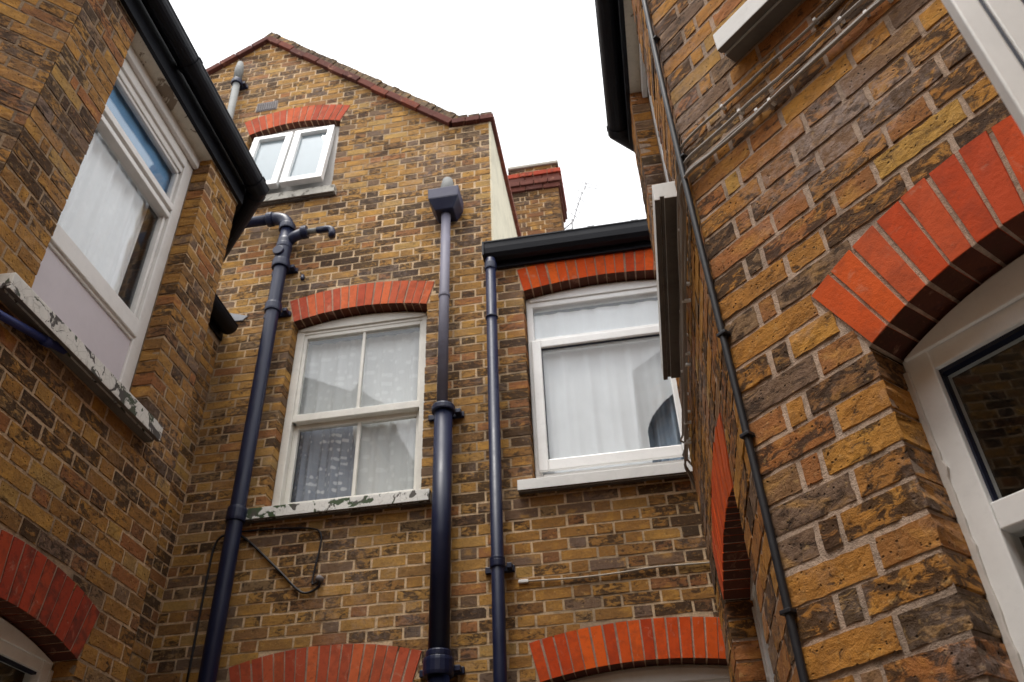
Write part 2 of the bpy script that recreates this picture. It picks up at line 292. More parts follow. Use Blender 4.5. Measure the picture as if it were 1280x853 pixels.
# ------------------------------------------------------------------ mesh helpers
class Face:                      # a vertical wall plane: s along the wall, z up, d outwards
    def __init__(f, O, u):
        f.O = np.array(O, float); u = np.array(u, float); f.u = u/np.hypot(*u); f.n = np.array([f.u[1], -f.u[0]])
    def P(f, s, z, d=0.0):
        xy = f.O + f.u*s + f.n*d
        return (xy[0], xy[1], z+ZC)
    def mat(f, s, z, d=0.0):
        p = f.P(s, z, d); i = -f.n
        return Matrix(((f.u[0], i[0], 0, p[0]), (f.u[1], i[1], 0, p[1]), (0, 0, 1, p[2]), (0, 0, 0, 1)))
class MB:
    def __init__(m): m.v = []; m.f = []; m.uv = None
    def quad(m, a, b, c, d):
        k = len(m.v); m.v += [a, b, c, d]; m.f.append((k, k+1, k+2, k+3))
    def prism(m, F, poly, d0, d1):            # polygon in (s,z), anticlockwise seen from outside; d1 is the outer side
        k = len(m.v); n = len(poly)
        m.v += [F.P(s, z, d1) for s, z in poly] + [F.P(s, z, d0) for s, z in poly]
        m.f.append(tuple(range(k, k+n))); m.f.append(tuple(range(k+2*n-1, k+n-1, -1)))
        for i in range(n):
            j = (i+1) % n; m.f.append((k+i, k+n+i, k+n+j, k+j))
    def box(m, F, s0, s1, z0, z1, d0, d1): m.prism(F, [(s0, z0), (s1, z0), (s1, z1), (s0, z1)], d0, d1)
    def profile(m, F, prof, s0, s1):          # profile in (d,z) run along s
        k = len(m.v); n = len(prof)
        m.v += [F.P(s0, z, d) for d, z in prof] + [F.P(s1, z, d) for d, z in prof]
        m.f.append(tuple(range(k+n-1, k-1, -1))); m.f.append(tuple(range(k+n, k+2*n)))
        for i in range(n):
            j = (i+1) % n; m.f.append((k+i, k+j, k+n+j, k+n+i))
    def tube(m, pts, r, n=12, cap=True):
        pts = [Vector(p) for p in pts]; k0 = len(m.v); up = None; rs = r if isinstance(r, (list, tuple)) else [r]*len(pts)
        for i, p in enumerate(pts):
            if i == 0: t = (pts[1]-p)
            elif i == len(pts)-1: t = (p-pts[i-1])
            else: t = (pts[i+1]-p).normalized()+(p-pts[i-1]).normalized()
            t.normalize()
            if up is None:
                up = Vector((0, 0, 1)) if abs(t.z) < 0.9 else Vector((1, 0, 0))
            a = (up - t*up.dot(t)); a = a.normalized() if a.length > 1e-6 else t.orthogonal().normalized()
            up = a; b = t.cross(a)
            for q in range(n):
                an = 2*math.pi*q/n; m.v.append(tuple(p + (a*math.cos(an)+b*math.sin(an))*rs[i]))
        for i in range(len(pts)-1):
            for q in range(n):
                q2 = (q+1) % n; A = k0+i*n
                m.f.append((A+q, A+q2, A+n+q2, A+n+q))
        if cap:
            m.f.append(tuple(k0+n-1-q for q in range(n))); A = k0+(len(pts)-1)*n; m.f.append(tuple(A+q for q in range(n)))
    def add(m, V, Fc):
        k = len(m.v); m.v += V; m.f += [tuple(k+i for i in f) for f in Fc]
    def build(m, name, mat, parent=None, smooth=False, bevel=0.0, kind=None, label=None):
        me = bpy.data.meshes.new(name); me.from_pydata(m.v, [], m.f); me.materials.append(MAT[mat] if isinstance(mat, str) else mat)
        if m.uv is not None:
            ul = me.uv_layers.new(name='uv'); idx = np.empty(len(me.loops), int); me.loops.foreach_get('vertex_index', idx)
            ul.data.foreach_set('uv', np.array(m.uv, float)[idx].ravel())
        me.update()
        if smooth: me.polygons.foreach_set('use_smooth', [True]*len(me.polygons))
        o = bpy.data.objects.new(name, me); col.objects.link(o)
        if smooth == 'auto':
            pass
        if bevel:
            bm = o.modifiers.new('bevel', 'BEVEL'); bm.width = bevel; bm.segments = 2; bm.limit_method = 'ANGLE'; bm.angle_limit = math.radians(40)
        if parent: attach(o, parent)
        if kind: o['kind'] = kind
        if label: o['label'] = label
        return o
def wloc(o):
    p = Vector((0, 0, 0))
    while o is not None:
        p = p + o.location; o = o.parent if False else None
    return p
ROOTLOC = {}
def attach(o, parent):
    o.parent = parent
    o.matrix_parent_inverse = Matrix.Translation(-ROOTLOC.get(parent.name, Vector((0, 0, 0))))
def thing(name, label, cat, loc, group=None):
    o = bpy.data.objects.new(name, None); col.objects.link(o); o.location = loc; o.empty_display_size = 0.2
    o['label'] = label; o['category'] = cat
    if group: o['group'] = group
    ROOTLOC[o.name] = Vector(loc); return o
def tag(o, label, cat, group=None, kind=None):
    o['label'] = label; o['category'] = cat
    if group: o['group'] = group
    if kind: o['kind'] = kind
    return o
def arc_pts(p0, p1, p2, n=6):    # quadratic bend
    p0, p1, p2 = map(np.array, (p0, p1, p2))
    return [tuple((1-t)**2*p0+2*t*(1-t)*p1+t*t*p2) for t in np.linspace(0, 1, n)]

# ------------------------------------------------------------------ wall planes
D = 4.85
s2 = math.sqrt(0.5)
BACK = Face((0, D), (1, 0))
LMID = Face((-2.30, 0), (0, 1)); LNEAR = Face((-2.30, 1.93), (1, 1)); LFAR = Face((-2.30, 3.565), (-1, 1)); LREC = Face((-3.0, 0), (0, 1)); LMAIN = Face((-3.30, 0), (0, 1))
RX = 0.295
RMID = Face((RX, 0), (0, -1)); RCAN = Face((RX, 1.808), (1, -1)); RFAR = Face((RX, 3.565), (-1, -1)); RREC = Face((0.995, 0), (0, -1)); RMAIN = Face((1.303, 0), (0, -1))

class Opening:
    def __init__(o, s0, s1, z0, zs, rise=0.0, depth=0.23, arch=True):
        o.s0, o.s1, o.z0, o.zs, o.rise, o.depth, o.arch = s0, s1, z0, zs, rise, depth, arch and rise > 0
        if rise > 0:
            c = (s1-s0)/2; o.R = (c*c+rise*rise)/(2*rise); o.sc = (s0+s1)/2; o.zc = zs+rise-o.R; o.phi = math.asin(c/o.R)
    def top(o, s):
        if o.rise <= 0: return o.zs
        return o.zc+math.sqrt(max(0, o.R**2-(s-o.sc)**2))
    def blocked(o, s, z):
        if o.s0 <= s <= o.s1 and o.z0 <= z <= o.top(s): return True
        if o.arch:
            ds, dz = s-o.sc, z-o.zc; r = math.hypot(ds, dz)
            if o.R-0.01 <= r <= o.R+o.depth-0.006 and abs(math.atan2(ds, dz)) <= o.phi+0.002: return True
        return False

# unit bricks: local x along the wall, y into the wall, z up; several uneven variants for each length
def brick_template(Lx, nx, nz, seed, ragged=0.003, H=0.0658, depth=0.10, bulge=0.0006):
    r = np.random.default_rng(seed); V = []; Fc = []
    tilt = r.normal(0, 0.0005, 2); rim = 0.0022
    xs = [-Lx/2]+list(np.linspace(-Lx/2+rim, Lx/2-rim, nx-1))+[Lx/2]; zs_ = [-H/2]+list(np.linspace(-H/2+rim, H/2-rim, nz-1))+[H/2]
    chip = [(r.uniform(-0.5, 0.5)*Lx, r.choice([-1, 1])*H/2, r.uniform(0.005, 0.010)) for _ in range(int(r.integers(0, 3)))]
    for j in range(nz+1):
        for i in range(nx+1):
            x, z = xs[i], zs_[j]; jx = abs(r.normal(0, ragged)); jz = abs(r.normal(0, ragged))
            e = i in (0, nx) or j in (0, nz); e2 = i in (1, nx-1) or j in (1, nz-1)
            if i == 0: x += jx*0.55
            if i == nx: x -= jx*0.55
            if j == 0: z += jz*0.55
            if j == nz: z -= jz*0.55
            if not e:
                x += r.normal(0, 0.0008); z += r.normal(0, 0.0008)
            if i in (0, nx) and j in (0, nz): x -= math.copysign(abs(r.normal(0.0015, 0.0025)), x); z -= math.copysign(abs(r.normal(0.001, 0.002)), z)
            y = r.normal(0, bulge)+tilt[0]*x/Lx*2+tilt[1]*z/H*2
            if e: y += 0.0022+abs(r.normal(0, 0.0009))
            for cx_, cz_, cr in chip:
                dd = math.hypot(x-cx_, z-cz_)
                if dd < cr: y += 0.003*(1-dd/cr)
            V.append((x, y, z))
    for j in range(nz):
        for i in range(nx):
            A = j*(nx+1)+i; Fc.append((A, A+1, A+nx+2, A+nx+1))
    loop = [i for i in range(nx+1)]+[j*(nx+1)+nx for j in range(1, nz+1)]+[nz*(nx+1)+i for i in range(nx-1, -1, -1)]+[j*(nx+1) for j in range(nz-1, 0, -1)]
    k2 = len(V)
    for q in loop:
        i, j = q % (nx+1), q//(nx+1); V.append((xs[i], depth, zs_[j]))
    n = len(loop)
    for a in range(n):
        b = (a+1) % n; Fc.append((loop[b], loop[a], k2+a, k2+b))
    sm = [False]*(nx*nz+n)
    return np.array(V), Fc, sm
LENS = [0.215, 0.1025, 0.05]
def make_set(nxs, nz, cnt, seed, ragged):
    return {Lx: [brick_template(Lx, nx, nz, seed*100+k*7+int(Lx*1000), ragged) for k in range(cnt)] for Lx, nx in zip(LENS, nxs)}
SET_NEAR = make_set((12, 7, 4), 5, 10, 1, 0.0080)
SET_FAR = make_set((5, 4, 3), 3, 8, 2, 0.0075)
_mesh_cache = {}
def template_mesh(setname, tset, Lx, k, mat):
    key = (setname, Lx, k, mat)
    if key not in _mesh_cache:
        V, Fc, nf = tset[Lx][k]; me = bpy.data.meshes.new('brick'); me.from_pydata([tuple(v) for v in V], [], Fc); me.materials.append(MAT[mat])
        me.polygons.foreach_set('use_smooth', nf); _mesh_cache[key] = me
    return _mesh_cache[key]
def px_of(p):
    q = np.array(p)-np.array([0, 0, ZC]); dpt = q@fw
    if dpt < 0.05: return None
    return 640+F_PX*(q@rt)/dpt, 426.5-F_PX*(q@upv)/dpt
PITCHZ = 0.075
def lay(F, s0, s1, z0, z1, ops, ztop=None, anchor=0.0, zphase=0.0):
    """Flemish bond bricks filling the face; returns (s_centre, z_centre, length)"""
    out = []; ST = 0.004
    r0 = math.floor((z0-zphase)/PITCHZ); r1 = math.ceil((z1-zphase)/PITCHZ)
    ss = np.arange(s0, s1+ST*0.5, ST)
    for row in range(r0, r1+1):
        zb = zphase+row*PITCHZ; zm = zb+PITCHZ/2
        if zm < z0 or zm > z1: continue
        free = []; cur = None
        near_ops = [o for o in ops if o.z0-0.1 < zm < o.zs+o.rise+0.3]
        for s in ss:
            ok = not any(o.blocked(s, zm) for o in near_ops) and (ztop is None or zm < ztop(s))
            if ok and cur is None: cur = s
            if not ok and cur is not None: free.append((cur, s-ST)); cur = None
        if cur is not None: free.append((cur, s1))
        pat = []; s = anchor
        if row % 2 == 0: seq = [0.215, 0.1025]; first = []
        else: seq = [0.215, 0.1025]; first = [0.1025, 0.0463]
        base = anchor
        # periodic pattern, with a closer at the anchored quoin only
        if row % 2: pat_off = anchor+0.16875
        else: pat_off = anchor
        n0 = math.floor((s0-pat_off)/0.3375)-1; n1 = math.ceil((s1-pat_off)/0.3375)+1
        for k in range(n0, n1+1):
            a = pat_off+k*0.3375; pat += [(a, a+0.215), (a+0.225, a+0.3275)]
        if row % 2 and abs(anchor-s0) < 1e-6:
            pat = [p for p in pat if p[0] > anchor+0.16]; pat = [(anchor, anchor+0.1025), (anchor+0.1125, anchor+0.15875)]+pat
        for fa, fb in free:
            if fb-fa < 0.03: continue
            pcs = []
            for a, b in pat:
                a2, b2 = max(a, fa), min(b, fb)
                if b2-a2 > 0.006: pcs.append([a2, b2])
            if not pcs: continue
            pcs.sort()
            pcs[0][0] = fa if pcs[0][0]-fa < 0.03 else pcs[0][0]; pcs[-1][1] = fb if fb-pcs[-1][1] < 0.03 else pcs[-1][1]
            i = 0
            while len(pcs) > 1 and i < len(pcs):
                if pcs[i][1]-pcs[i][0] < 0.038:
                    if i+1 < len(pcs): pcs[i+1][0] = pcs[i][0]
                    else: pcs[i-1][1] = pcs[i][1]
                    pcs.pop(i); continue
                i += 1
            for a, b in pcs: out.append(((a+b)/2, zm, b-a))
    return out
def put_bricks(lists, wall, tset, setname, mat, limit=300, ok=None, jit=1.0):
    """lists = [(Face, bricks)]; the ones that show largest become objects, the rest one joined part"""
    allb = []
    for F, bl in lists:
        cosf = None
        for (s, z, l) in bl:
            p = F.P(s, z); area = 0
            q0 = px_of(F.P(s-l/2, z)); q1 = px_of(F.P(s+l/2, z)); q2 = px_of(F.P(s, z+0.03)); q3 = px_of(F.P(s, z-0.03))
            v = -np.array([p[0], p[1]])@F.n      # facing the camera?
            if q0 and q1 and q2 and q3 and v > 0:
                c = px_of(p)
                if -30 < c[0] < 1310 and -30 < c[1] < 883 and (ok is None or ok(F, s, z)):
                    area = abs((q1[0]-q0[0])*(q3[1]-q2[1])-(q1[1]-q0[1])*(q3[0]-q2[0]))
            allb.append((area, F, s, z, l))
    allb.sort(key=lambda t: -t[0])
    mb = MB(); nind = 0
    VV = []; FF = []; SM = []; base = 0
    for area, F, s, z, l in allb:
        Lx = min(LENS, key=lambda x: abs(math.log(x/l))); k = int(rng.integers(len(tset[Lx]))); sc = l/Lx
        dj = float(np.clip(rng.normal(0.0002, 0.0009*jit), -0.0008, 0.003)); zj = rng.normal(0, 0.0017*jit); sj = rng.normal(0, 0.001*jit); hz = 1+rng.normal(0, 0.02)
        an = rng.normal(0, 0.008*jit); flip = -1 if rng.random() < 0.5 else 1
        Mx = F.mat(s+sj, z+zj, dj) @ Matrix.Rotation(an, 4, 'Y') @ Matrix.Diagonal((sc, 1, hz, 1))
        if area > 20 and nind < limit:
            o = bpy.data.objects.new('brick', template_mesh(setname, tset, Lx, k, mat)); col.objects.link(o)
            o.parent = wall; o.matrix_basis = Mx; nind += 1
        else:
            V, Fc, nf = tset[Lx][k]; SM += nf; A = np.array(Mx); W = V@A[:3, :3].T+A[:3, 3]
            VV.append(W); FF += [tuple(base+i for i in f) for f in Fc]; base += len(V)
    if VV:
        mb.v = [tuple(v) for v in np.concatenate(VV)]; mb.f = FF
        o = mb.build('brickwork', mat, wall, kind='stuff'); o.data.polygons.foreach_set('use_smooth', SM)
def wall_panel(mb, F, s0, s1, z0, z1, ops, ztop=None, d=-0.0024, reveal=0.13):
    br = {s0, s1}
    for o in ops:
        if o.s1 <= s0 or o.s0 >= s1: continue
        br |= {max(s0, o.s0-0.007), min(s1, o.s1+0.007)}
        if o.rise > 0: br |= set(np.linspace(max(s0, o.s0), min(s1, o.s1), 15))
    if ztop is not None: br |= set(b for b in ztop.breaks if s0 < b < s1)
    br = sorted(br)
    for a, b in zip(br[:-1], br[1:]):
        if b-a < 1e-5: continue
        m = (a+b)/2; act = sorted([o for o in ops if o.s0-0.007 < m < o.s1+0.007], key=lambda o: o.z0)
        ta, tb = (z1, z1) if ztop is None else (ztop(a+1e-6), ztop(b-1e-6))
        za = zb = z0
        cl = lambda o, s: min(max(s, o.s0), o.s1)
        for o in act:
            mb.quad(F.P(a, za, d), F.P(b, zb, d), F.P(b, o.z0-0.004, d), F.P(a, o.z0-0.004, d))
            za, zb = o.top(cl(o, a))+0.004, o.top(cl(o, b))+0.004
            mb.quad(F.P(a, za, d), F.P(b, zb, d), F.P(b, zb, d-reveal), F.P(a, za, d-reveal))       # soffit
            mb.quad(F.P(a, o.z0-0.004, d), F.P(a, o.z0-0.004, d-reveal), F.P(b, o.z0-0.004, d-reveal), F.P(b, o.z0-0.004, d))
        mb.quad(F.P(a, za, d), F.P(b, zb, d), F.P(b, tb, d), F.P(a, ta, d))
    for o in ops:
        if o.s0 > s0: mb.quad(F.P(o.s0-0.007, o.z0, d), F.P(o.s0-0.007, o.z0, d-reveal), F.P(o.s0-0.007, o.zs, d-reveal), F.P(o.s0-0.007, o.zs, d))
        if o.s1 < s1: mb.quad(F.P(o.s1+0.007, o.z0, d), F.P(o.s1+0.007, o.zs, d), F.P(o.s1+0.007, o.zs, d-reveal), F.P(o.s1+0.007, o.z0, d-reveal))
def arch(F, o, wall, mat, pitch=0.0725):
    n = int(round(2*o.phi*(o.R+o.depth*0.6)/pitch)); n += (n+1) % 2; da = 2*o.phi/n
    metas = []
    for v in range(3):
        r = np.random.default_rng(50+v); V = []; Fc = []
        nr, nt_ = 5, 3; ro = o.R+o.depth-0.002; ri = o.R
        def pt(i, j, y, grow=0.0):
            rad = ri+[0, 0.0022, (ro-ri)*0.35, (ro-ri)*0.68, ro-ri-0.0022, ro-ri][j]; hw = math.tan(da/2)*rad-0.0032; return ([-hw, -hw+0.0022, hw-0.0022, hw][i], y, rad)
        g = {}
        for j in range(nr+1):
            for i in range(nt_+1):
                x, y, z = pt(i, j, r.normal(0, 0.0007))
                e = i in (0, nt_) or j in (0, nr)
                if i == 0: x += 0.001+abs(r.normal(0, 0.0012))
                if i == nt_: x -= 0.001+abs(r.normal(0, 0.0012))
                if j == 0: z += 0.0015
                if j == nr: z -= 0.0015+abs(r.normal(0, 0.002))
                V.append((x, y+(0.002 if e else 0)-0.0005, z))
        W = nt_+1
        for j in range(nr):
            for i in range(nt_): A = j*W+i; Fc.append((A, A+1, A+W+1, A+W))
        loop = list(range(W))+[j*W+nt_ for j in range(1, nr+1)]+[nr*W+i for i in range(nt_-1, -1, -1)]+[j*W for j in range(nr-1, 0, -1)]
        k2 = len(V); nf = len(Fc); smf = [False]*nf
        for q in loop: V.append(pt(q % W, q//W, 0.112))
        for a in range(len(loop)):
            b = (a+1) % len(loop); Fc.append((loop[b], loop[a], k2+a, k2+b))
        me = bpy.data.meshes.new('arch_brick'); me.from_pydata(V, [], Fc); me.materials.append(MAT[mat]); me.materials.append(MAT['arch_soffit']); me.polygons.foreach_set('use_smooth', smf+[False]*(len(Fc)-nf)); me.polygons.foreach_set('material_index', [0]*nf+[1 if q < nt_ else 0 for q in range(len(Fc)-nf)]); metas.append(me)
    for k in range(n):
        an = -o.phi+da*(k+0.5)
        ob = bpy.data.objects.new('arch_brick', metas[int(rng.integers(3))]); col.objects.link(ob); ob.parent = wall
        ob.matrix_basis = F.mat(o.sc, o.zc, 0.003+rng.normal(0, 0.0008)) @ Matrix.Rotation(an+rng.normal(0, 0.0008), 4, 'Y')
    # mortar bed behind the voussoirs
    mb = MB(); angs = np.linspace(-o.phi, o.phi, 17)
    for a, b in zip(angs[:-1], angs[1:]):
        P = lambda an, r, d: F.P(o.sc+r*math.sin(an), o.zc+r*math.cos(an), d)
        mb.quad(P(a, o.R+0.004, -0.0008), P(b, o.R+0.004, -0.0008), P(b, o.R+o.depth, -0.0008), P(a, o.R+o.depth, -0.0008))
        mb.quad(P(a, o.R+0.004, -0.004), P(a, o.R+0.004, -0.11), P(b, o.R+0.004, -0.11), P(b, o.R+0.004, -0.004))
    return mb

# ------------------------------------------------------------------ windows
def head_poly(o, s0, s1, zlow, drop=0.0, n=13):
    pts = [(s0, zlow), (s1, zlow)]
    for s in np.linspace(s1, s0, n): pts.append((s, o.top(min(max(s, o.s0), o.s1))-drop))
    return pts
def pane(F, win, s0, s1, z0, z1, d, mat='glass'):
    mb = MB(); mb.box(F, s0, s1, z0, z1, d-0.004, d); return mb.build('pane', mat, win)
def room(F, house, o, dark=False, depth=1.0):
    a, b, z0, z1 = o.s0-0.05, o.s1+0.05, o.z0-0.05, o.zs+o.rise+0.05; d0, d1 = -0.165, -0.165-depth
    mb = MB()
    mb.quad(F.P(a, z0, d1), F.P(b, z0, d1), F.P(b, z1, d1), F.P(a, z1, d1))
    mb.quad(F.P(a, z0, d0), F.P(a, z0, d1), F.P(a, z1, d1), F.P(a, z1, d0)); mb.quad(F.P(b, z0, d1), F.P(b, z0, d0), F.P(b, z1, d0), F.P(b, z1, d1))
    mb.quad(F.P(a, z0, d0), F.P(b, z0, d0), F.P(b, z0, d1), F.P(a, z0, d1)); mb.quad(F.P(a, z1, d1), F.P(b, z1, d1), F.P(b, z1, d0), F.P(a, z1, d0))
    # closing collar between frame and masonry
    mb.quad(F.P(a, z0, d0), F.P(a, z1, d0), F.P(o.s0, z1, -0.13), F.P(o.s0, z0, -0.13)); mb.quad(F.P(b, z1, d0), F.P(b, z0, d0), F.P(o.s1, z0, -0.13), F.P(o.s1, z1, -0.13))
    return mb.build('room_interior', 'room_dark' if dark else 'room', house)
def sill(F, win, s0, s1, ztop, h, d, mat, undermat='sill_under', dback=-0.12, slope=0.012):
    mb = MB(); mb.profile(F, [(dback, ztop+slope), (dback, ztop-h+0.004), (0.012, ztop-h+0.004), (d-0.035, ztop-h+0.004), (d-0.035, ztop-h+0.014), (d-0.02, ztop-h+0.014), (d-0.02, ztop-h), (d, ztop-h), (d, ztop)], s0, s1)
    o = mb.build('sill', mat, win, bevel=0.003)
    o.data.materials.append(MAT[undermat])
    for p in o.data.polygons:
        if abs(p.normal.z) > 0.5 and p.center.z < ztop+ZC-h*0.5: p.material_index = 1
    return o
def curtain(F, s0, s1, z0, z1, d, mat, label, group=None, amp=0.016, waves=9, seed=0, cut=None, cat='curtain', slant=0.0):
    r = np.random.default_rng(seed); nx, nz = (230, 150) if cut else (max(60, int(waves*9)), 14); mb = MB(); mb.uv = []
    ph = r.uniform(0, 6.28, 4); fr = [waves, waves*1.63, waves*0.47, waves*2.7]
    for j in range(nz+1):
        for i in range(nx+1):
            u = i/nx; v = j/nz; s = s0+(s1-s0)*u
            ztop = z1+slant*u
            z = z0+(ztop-z0)*v
            wv = sum(a*math.sin(6.283*f*u+p+0.5*math.sin(3*v+p)) for a, f, p in zip((1, 0.5, 0.6, 0.25), fr, ph))
            mb.v.append(F.P(s, z, d+amp*wv*(1-0.35*v))); mb.uv.append((s+0.02*wv, z))
    W = nx+1
    for j in range(nz):
        for i in range(nx):
            u = (i+0.5)/nx; v = (j+0.5)/nz
            if cut and cut(s0+(s1-s0)*u, z0+(z1-z0)*v): continue
            mb.f.append((j*W+i, j*W+i+1, (j+1)*W+i+1, (j+1)*W+i))
    o = mb.build(cat.replace(' ', '_'), mat, smooth=True); tag(o, label, cat, group); return o

# ================================================================== GROUND
mb = MB(); G = 300
mb.quad((-G, -G, 0), (G, -G, 0), (G, G, 0), (-G, G, 0)); g = mb.build('ground', 'paving'); g['kind'] = 'structure'; g['label'] = 'grey paved yard between the houses'; g['category'] = 'ground'
ZG = -ZC

# ================================================================== GABLED HOUSE (rear, left) and EXTENSION (rear, right)
AP = (-3.20, 8.25)
class Top:
    def __init__(t, pts): t.pts = pts; t.breaks = [p[0] for p in pts]
    def __call__(t, s):
        p = t.pts
        if s <= p[0][0]: return p[0][1]
        for (a, za), (b, zb) in zip(p[:-1], p[1:]):
            if s <= b: return za+(zb-za)*(s-a)/(b-a)
        return p[-1][1]
XR = -0.815
GT = Top([(-5.3, 6.70), (-3.20, 8.17), (-1.20, 6.30), (-1.1999, 6.26), (XR, 6.26)])
gable = thing('gabled_house', 'tall gabled yellow brick house with cream sash window below twin open casements', 'house', (-3.0, D+2.0, 0))
O_up = Opening(-3.168, -2.26, 5.66, 6.62, 0.088); O_w1 = Opening(-2.412, -1.345, 2.59, 4.197, 0.072); O_w3 = Opening(-2.42, -1.36, -0.2, 1.365, 0.075)
ext = thing('rear_extension', 'lower brick extension with a wide white arched window under a black gutter', 'house', (0.6, D+1.5, 0))
O_w2 = Opening(-0.60, 0.60, 2.575, 4.195, 0.058); O_w4 = Opening(-0.625, 0.62, -0.2, 1.352, 0.072)
SPL = -0.83; EXT_TOP = 4.52; EXT_R = 1.6
mb = MB(); wall_panel(mb, BACK, -5.3, SPL, ZG, 0, [O_up, O_w1, O_w3], GT)
for o_ in (O_up, O_w1, O_w3): pass
wg = mb.build('wall', 'mortar_rear', gable)
mb = MB(); wall_panel(mb, BACK, SPL, EXT_R, ZG, EXT_TOP, [O_w2, O_w4]); we = mb.build('wall', 'mortar_rear', ext)
mb = MB()   # strip of the gabled house right of the join, above the extension roof
mb.quad(BACK.P(SPL, EXT_TOP, -0.006), BACK.P(XR-0.004, EXT_TOP, -0.006), BACK.P(XR-0.004, 6.26, -0.006), BACK.P(SPL, 6.26, -0.006))
mb.build('wall_edge', 'mortar_rear', gable)
ZPB = 0.012
bl = lay(BACK, -5.3, EXT_R, -0.6, 8.25, [O_up, O_w1, O_w3, O_w2, O_w4], lambda s: (GT(s) if s < XR-0.012 else EXT_TOP), anchor=-4.0, zphase=ZPB)
ba = [b for b in bl if b[0] < SPL or b[1] > EXT_TOP-0.02]; bb = [b for b in bl if not (b[0] < SPL or b[1] > EXT_TOP-0.02)]
vis_back = lambda F, s, z: s > -2.98 and s < 0.39
put_bricks([(BACK, ba)], wg, SET_FAR, 'far', 'brick_rear', 300, vis_back)
put_bricks([(BACK, bb)], we, SET_FAR, 'far', 'brick_ext', 300, vis_back)
for o_, wl, mt in ((O_up, wg, 'red_rear'), (O_w1, wg, 'red_rear'), (O_w3, wg, 'red_rear'), (O_w2, we, 'red_ext'), (O_w4, we, 'red_ext')):
    arch(BACK, o_, wl, mt).build('arch_mortar', 'mortar_arch', wl)
# cream rendered flank of the gabled house
SIDE = Face((XR, 0), (0, 1))
mb = MB(); mb.box(SIDE, D-0.001, D+4.0, 4.5, 6.26, -0.018, 0.0); mb.build('rendered_flank', 'render_cream', gable, bevel=0.004)
mb = MB(); mb.box(SIDE, D+0.002, D+4.0, 6.262, 6.32, -0.12, 0.035); mb.build('flank_coping', 'coping', gable)
# raking coping: creasing tiles, each its own piece
def rake(p0, p1, n, t0, t1, d0, d1, name, mat, jit=0.004, skip=0.006):
    a = np.array(p0); b = np.array(p1); L_ = np.hypot(*(b-a)); u = (b-a)/L_; nn = np.array([-u[1], u[0]])
    if nn[1] < 0: nn = -nn
    for k in range(n):
        q0 = a+u*(L_*k/n+skip/2); q1 = a+u*(L_*(k+1)/n-skip/2); j = rng.normal(0, jit); dj = rng.normal(0, jit)
        poly = [q0+nn*(t0+j), q1+nn*(t0+j), q1+nn*(t1+j), q0+nn*(t1+j)]
        if u[0] < 0: poly = poly[::-1]
        m_ = MB(); m_.prism(BACK, [tuple(p) for p in poly], d0, d1+dj); m_.build(name, mat, gable, bevel=0.004)
rake((-3.20, 8.20), (-1.17, 6.295), 13, -0.035, 0.03, -0.2, 0.045, 'coping_tile', 'coping')
rake((-3.22, 8.275), (-1.10, 6.30), 34, -0.04, 0.06, -0.32, 0.028, 'roof_tile', 'tile', 0.004, 0.006)
rake((-5.25, 6.735), (-3.20, 8.20), 13, -0.035, 0.03, -0.2, 0.045, 'coping_tile', 'coping')
rake((-1.165, 6.275), (XR+0.035, 6.275), 3, -0.02, 0.04, -0.3, 0.05, 'coping_tile', 'coping')
rake((-1.13, 6.34), (XR+0.02, 6.34), 3, -0.02, 0.035, -0.3, 0.03, 'roof_tile', 'tile', 0.005)
# roof planes behind the coping
mb = MB()
for (a, b) in (((-5.4, 6.52), (-3.20, 8.06)), ((-3.20, 8.06), (-1.2, 6.18))):
    mb.prism(BACK, [(a[0], a[1]-0.06), (b[0], b[1]-0.06), b, a], -5.5, -0.30)
mb.build('roof', 'slate', gable)

def win_frame(F, house, parts, mat, bevel=0.004, label=None):
    mb = MB()
    for p in parts:
        if p[0] == 'box': mb.box(F, *p[1:])
        else: mb.prism(F, *p[1:])
    return mb.build('window', mat, house, bevel=bevel, label=label)
def sub(F, win, name, parts, mat, bevel=0.004):
    mb = MB()
    for p in parts:
        if p[0] == 'box': mb.box(F, *p[1:])
        else: mb.prism(F, *p[1:])
    return mb.build(name, mat, win, bevel=bevel)

# --- W1: old sash window
o = O_w1; F = BACK
w1 = win_frame(F, gable, [('box', o.s0+0.002, -2.352, 2.60, 4.17, -0.16, -0.095), ('box', -1.402, o.s1-0.002, 2.60, 4.17, -0.16, -0.095),
     ('prism', head_poly(o, o.s0+0.002, o.s1-0.002, 4.135, 0.003), -0.16, -0.10), ('prism', head_poly(o, o.s0+0.03, o.s1-0.03, 4.16, 0.02), -0.099, -0.085)], 'sash_paint', label='peeling cream sash window frame')
sub(F, w1, 'upper_sash', [('box', -2.352, -2.325, 3.335, 4.135, -0.15, -0.108), ('box', -1.425, -1.402, 3.335, 4.135, -0.15, -0.108), ('box', -2.325, -1.425, 4.10, 4.135, -0.15, -0.106), ('box', -2.352, -1.402, 3.335, 3.395, -0.15, -0.098)], 'sash_paint')
sub(F, w1, 'lower_sash', [('box', -2.352, -2.315, 2.61, 3.345, -0.19, -0.15), ('box', -1.435, -1.402, 2.61, 3.345, -0.19, -0.15), ('box', -2.315, -1.435, 2.61, 2.715, -0.19, -0.148), ('box', -2.315, -1.435, 3.30, 3.345, -0.19, -0.15)], 'sash_paint')
sub(F, w1, 'glazing_bar', [('box', -1.879, -1.855, 3.395, 4.10, -0.145, -0.112)], 'sash_paint', 0.005)
sub(F, w1, 'glazing_bar', [('box', -1.872, -1.846, 2.715, 3.30, -0.186, -0.152)], 'sash_paint', 0.005)
for a, b in ((-2.325, -1.879), (-1.855, -1.425)): pane(F, w1, a, b, 3.395, 4.10, -0.125, 'glass_old')
for a, b in ((-2.315, -1.872), (-1.846, -1.435)): pane(F, w1, a, b, 2.715, 3.30, -0.168, 'glass_old')
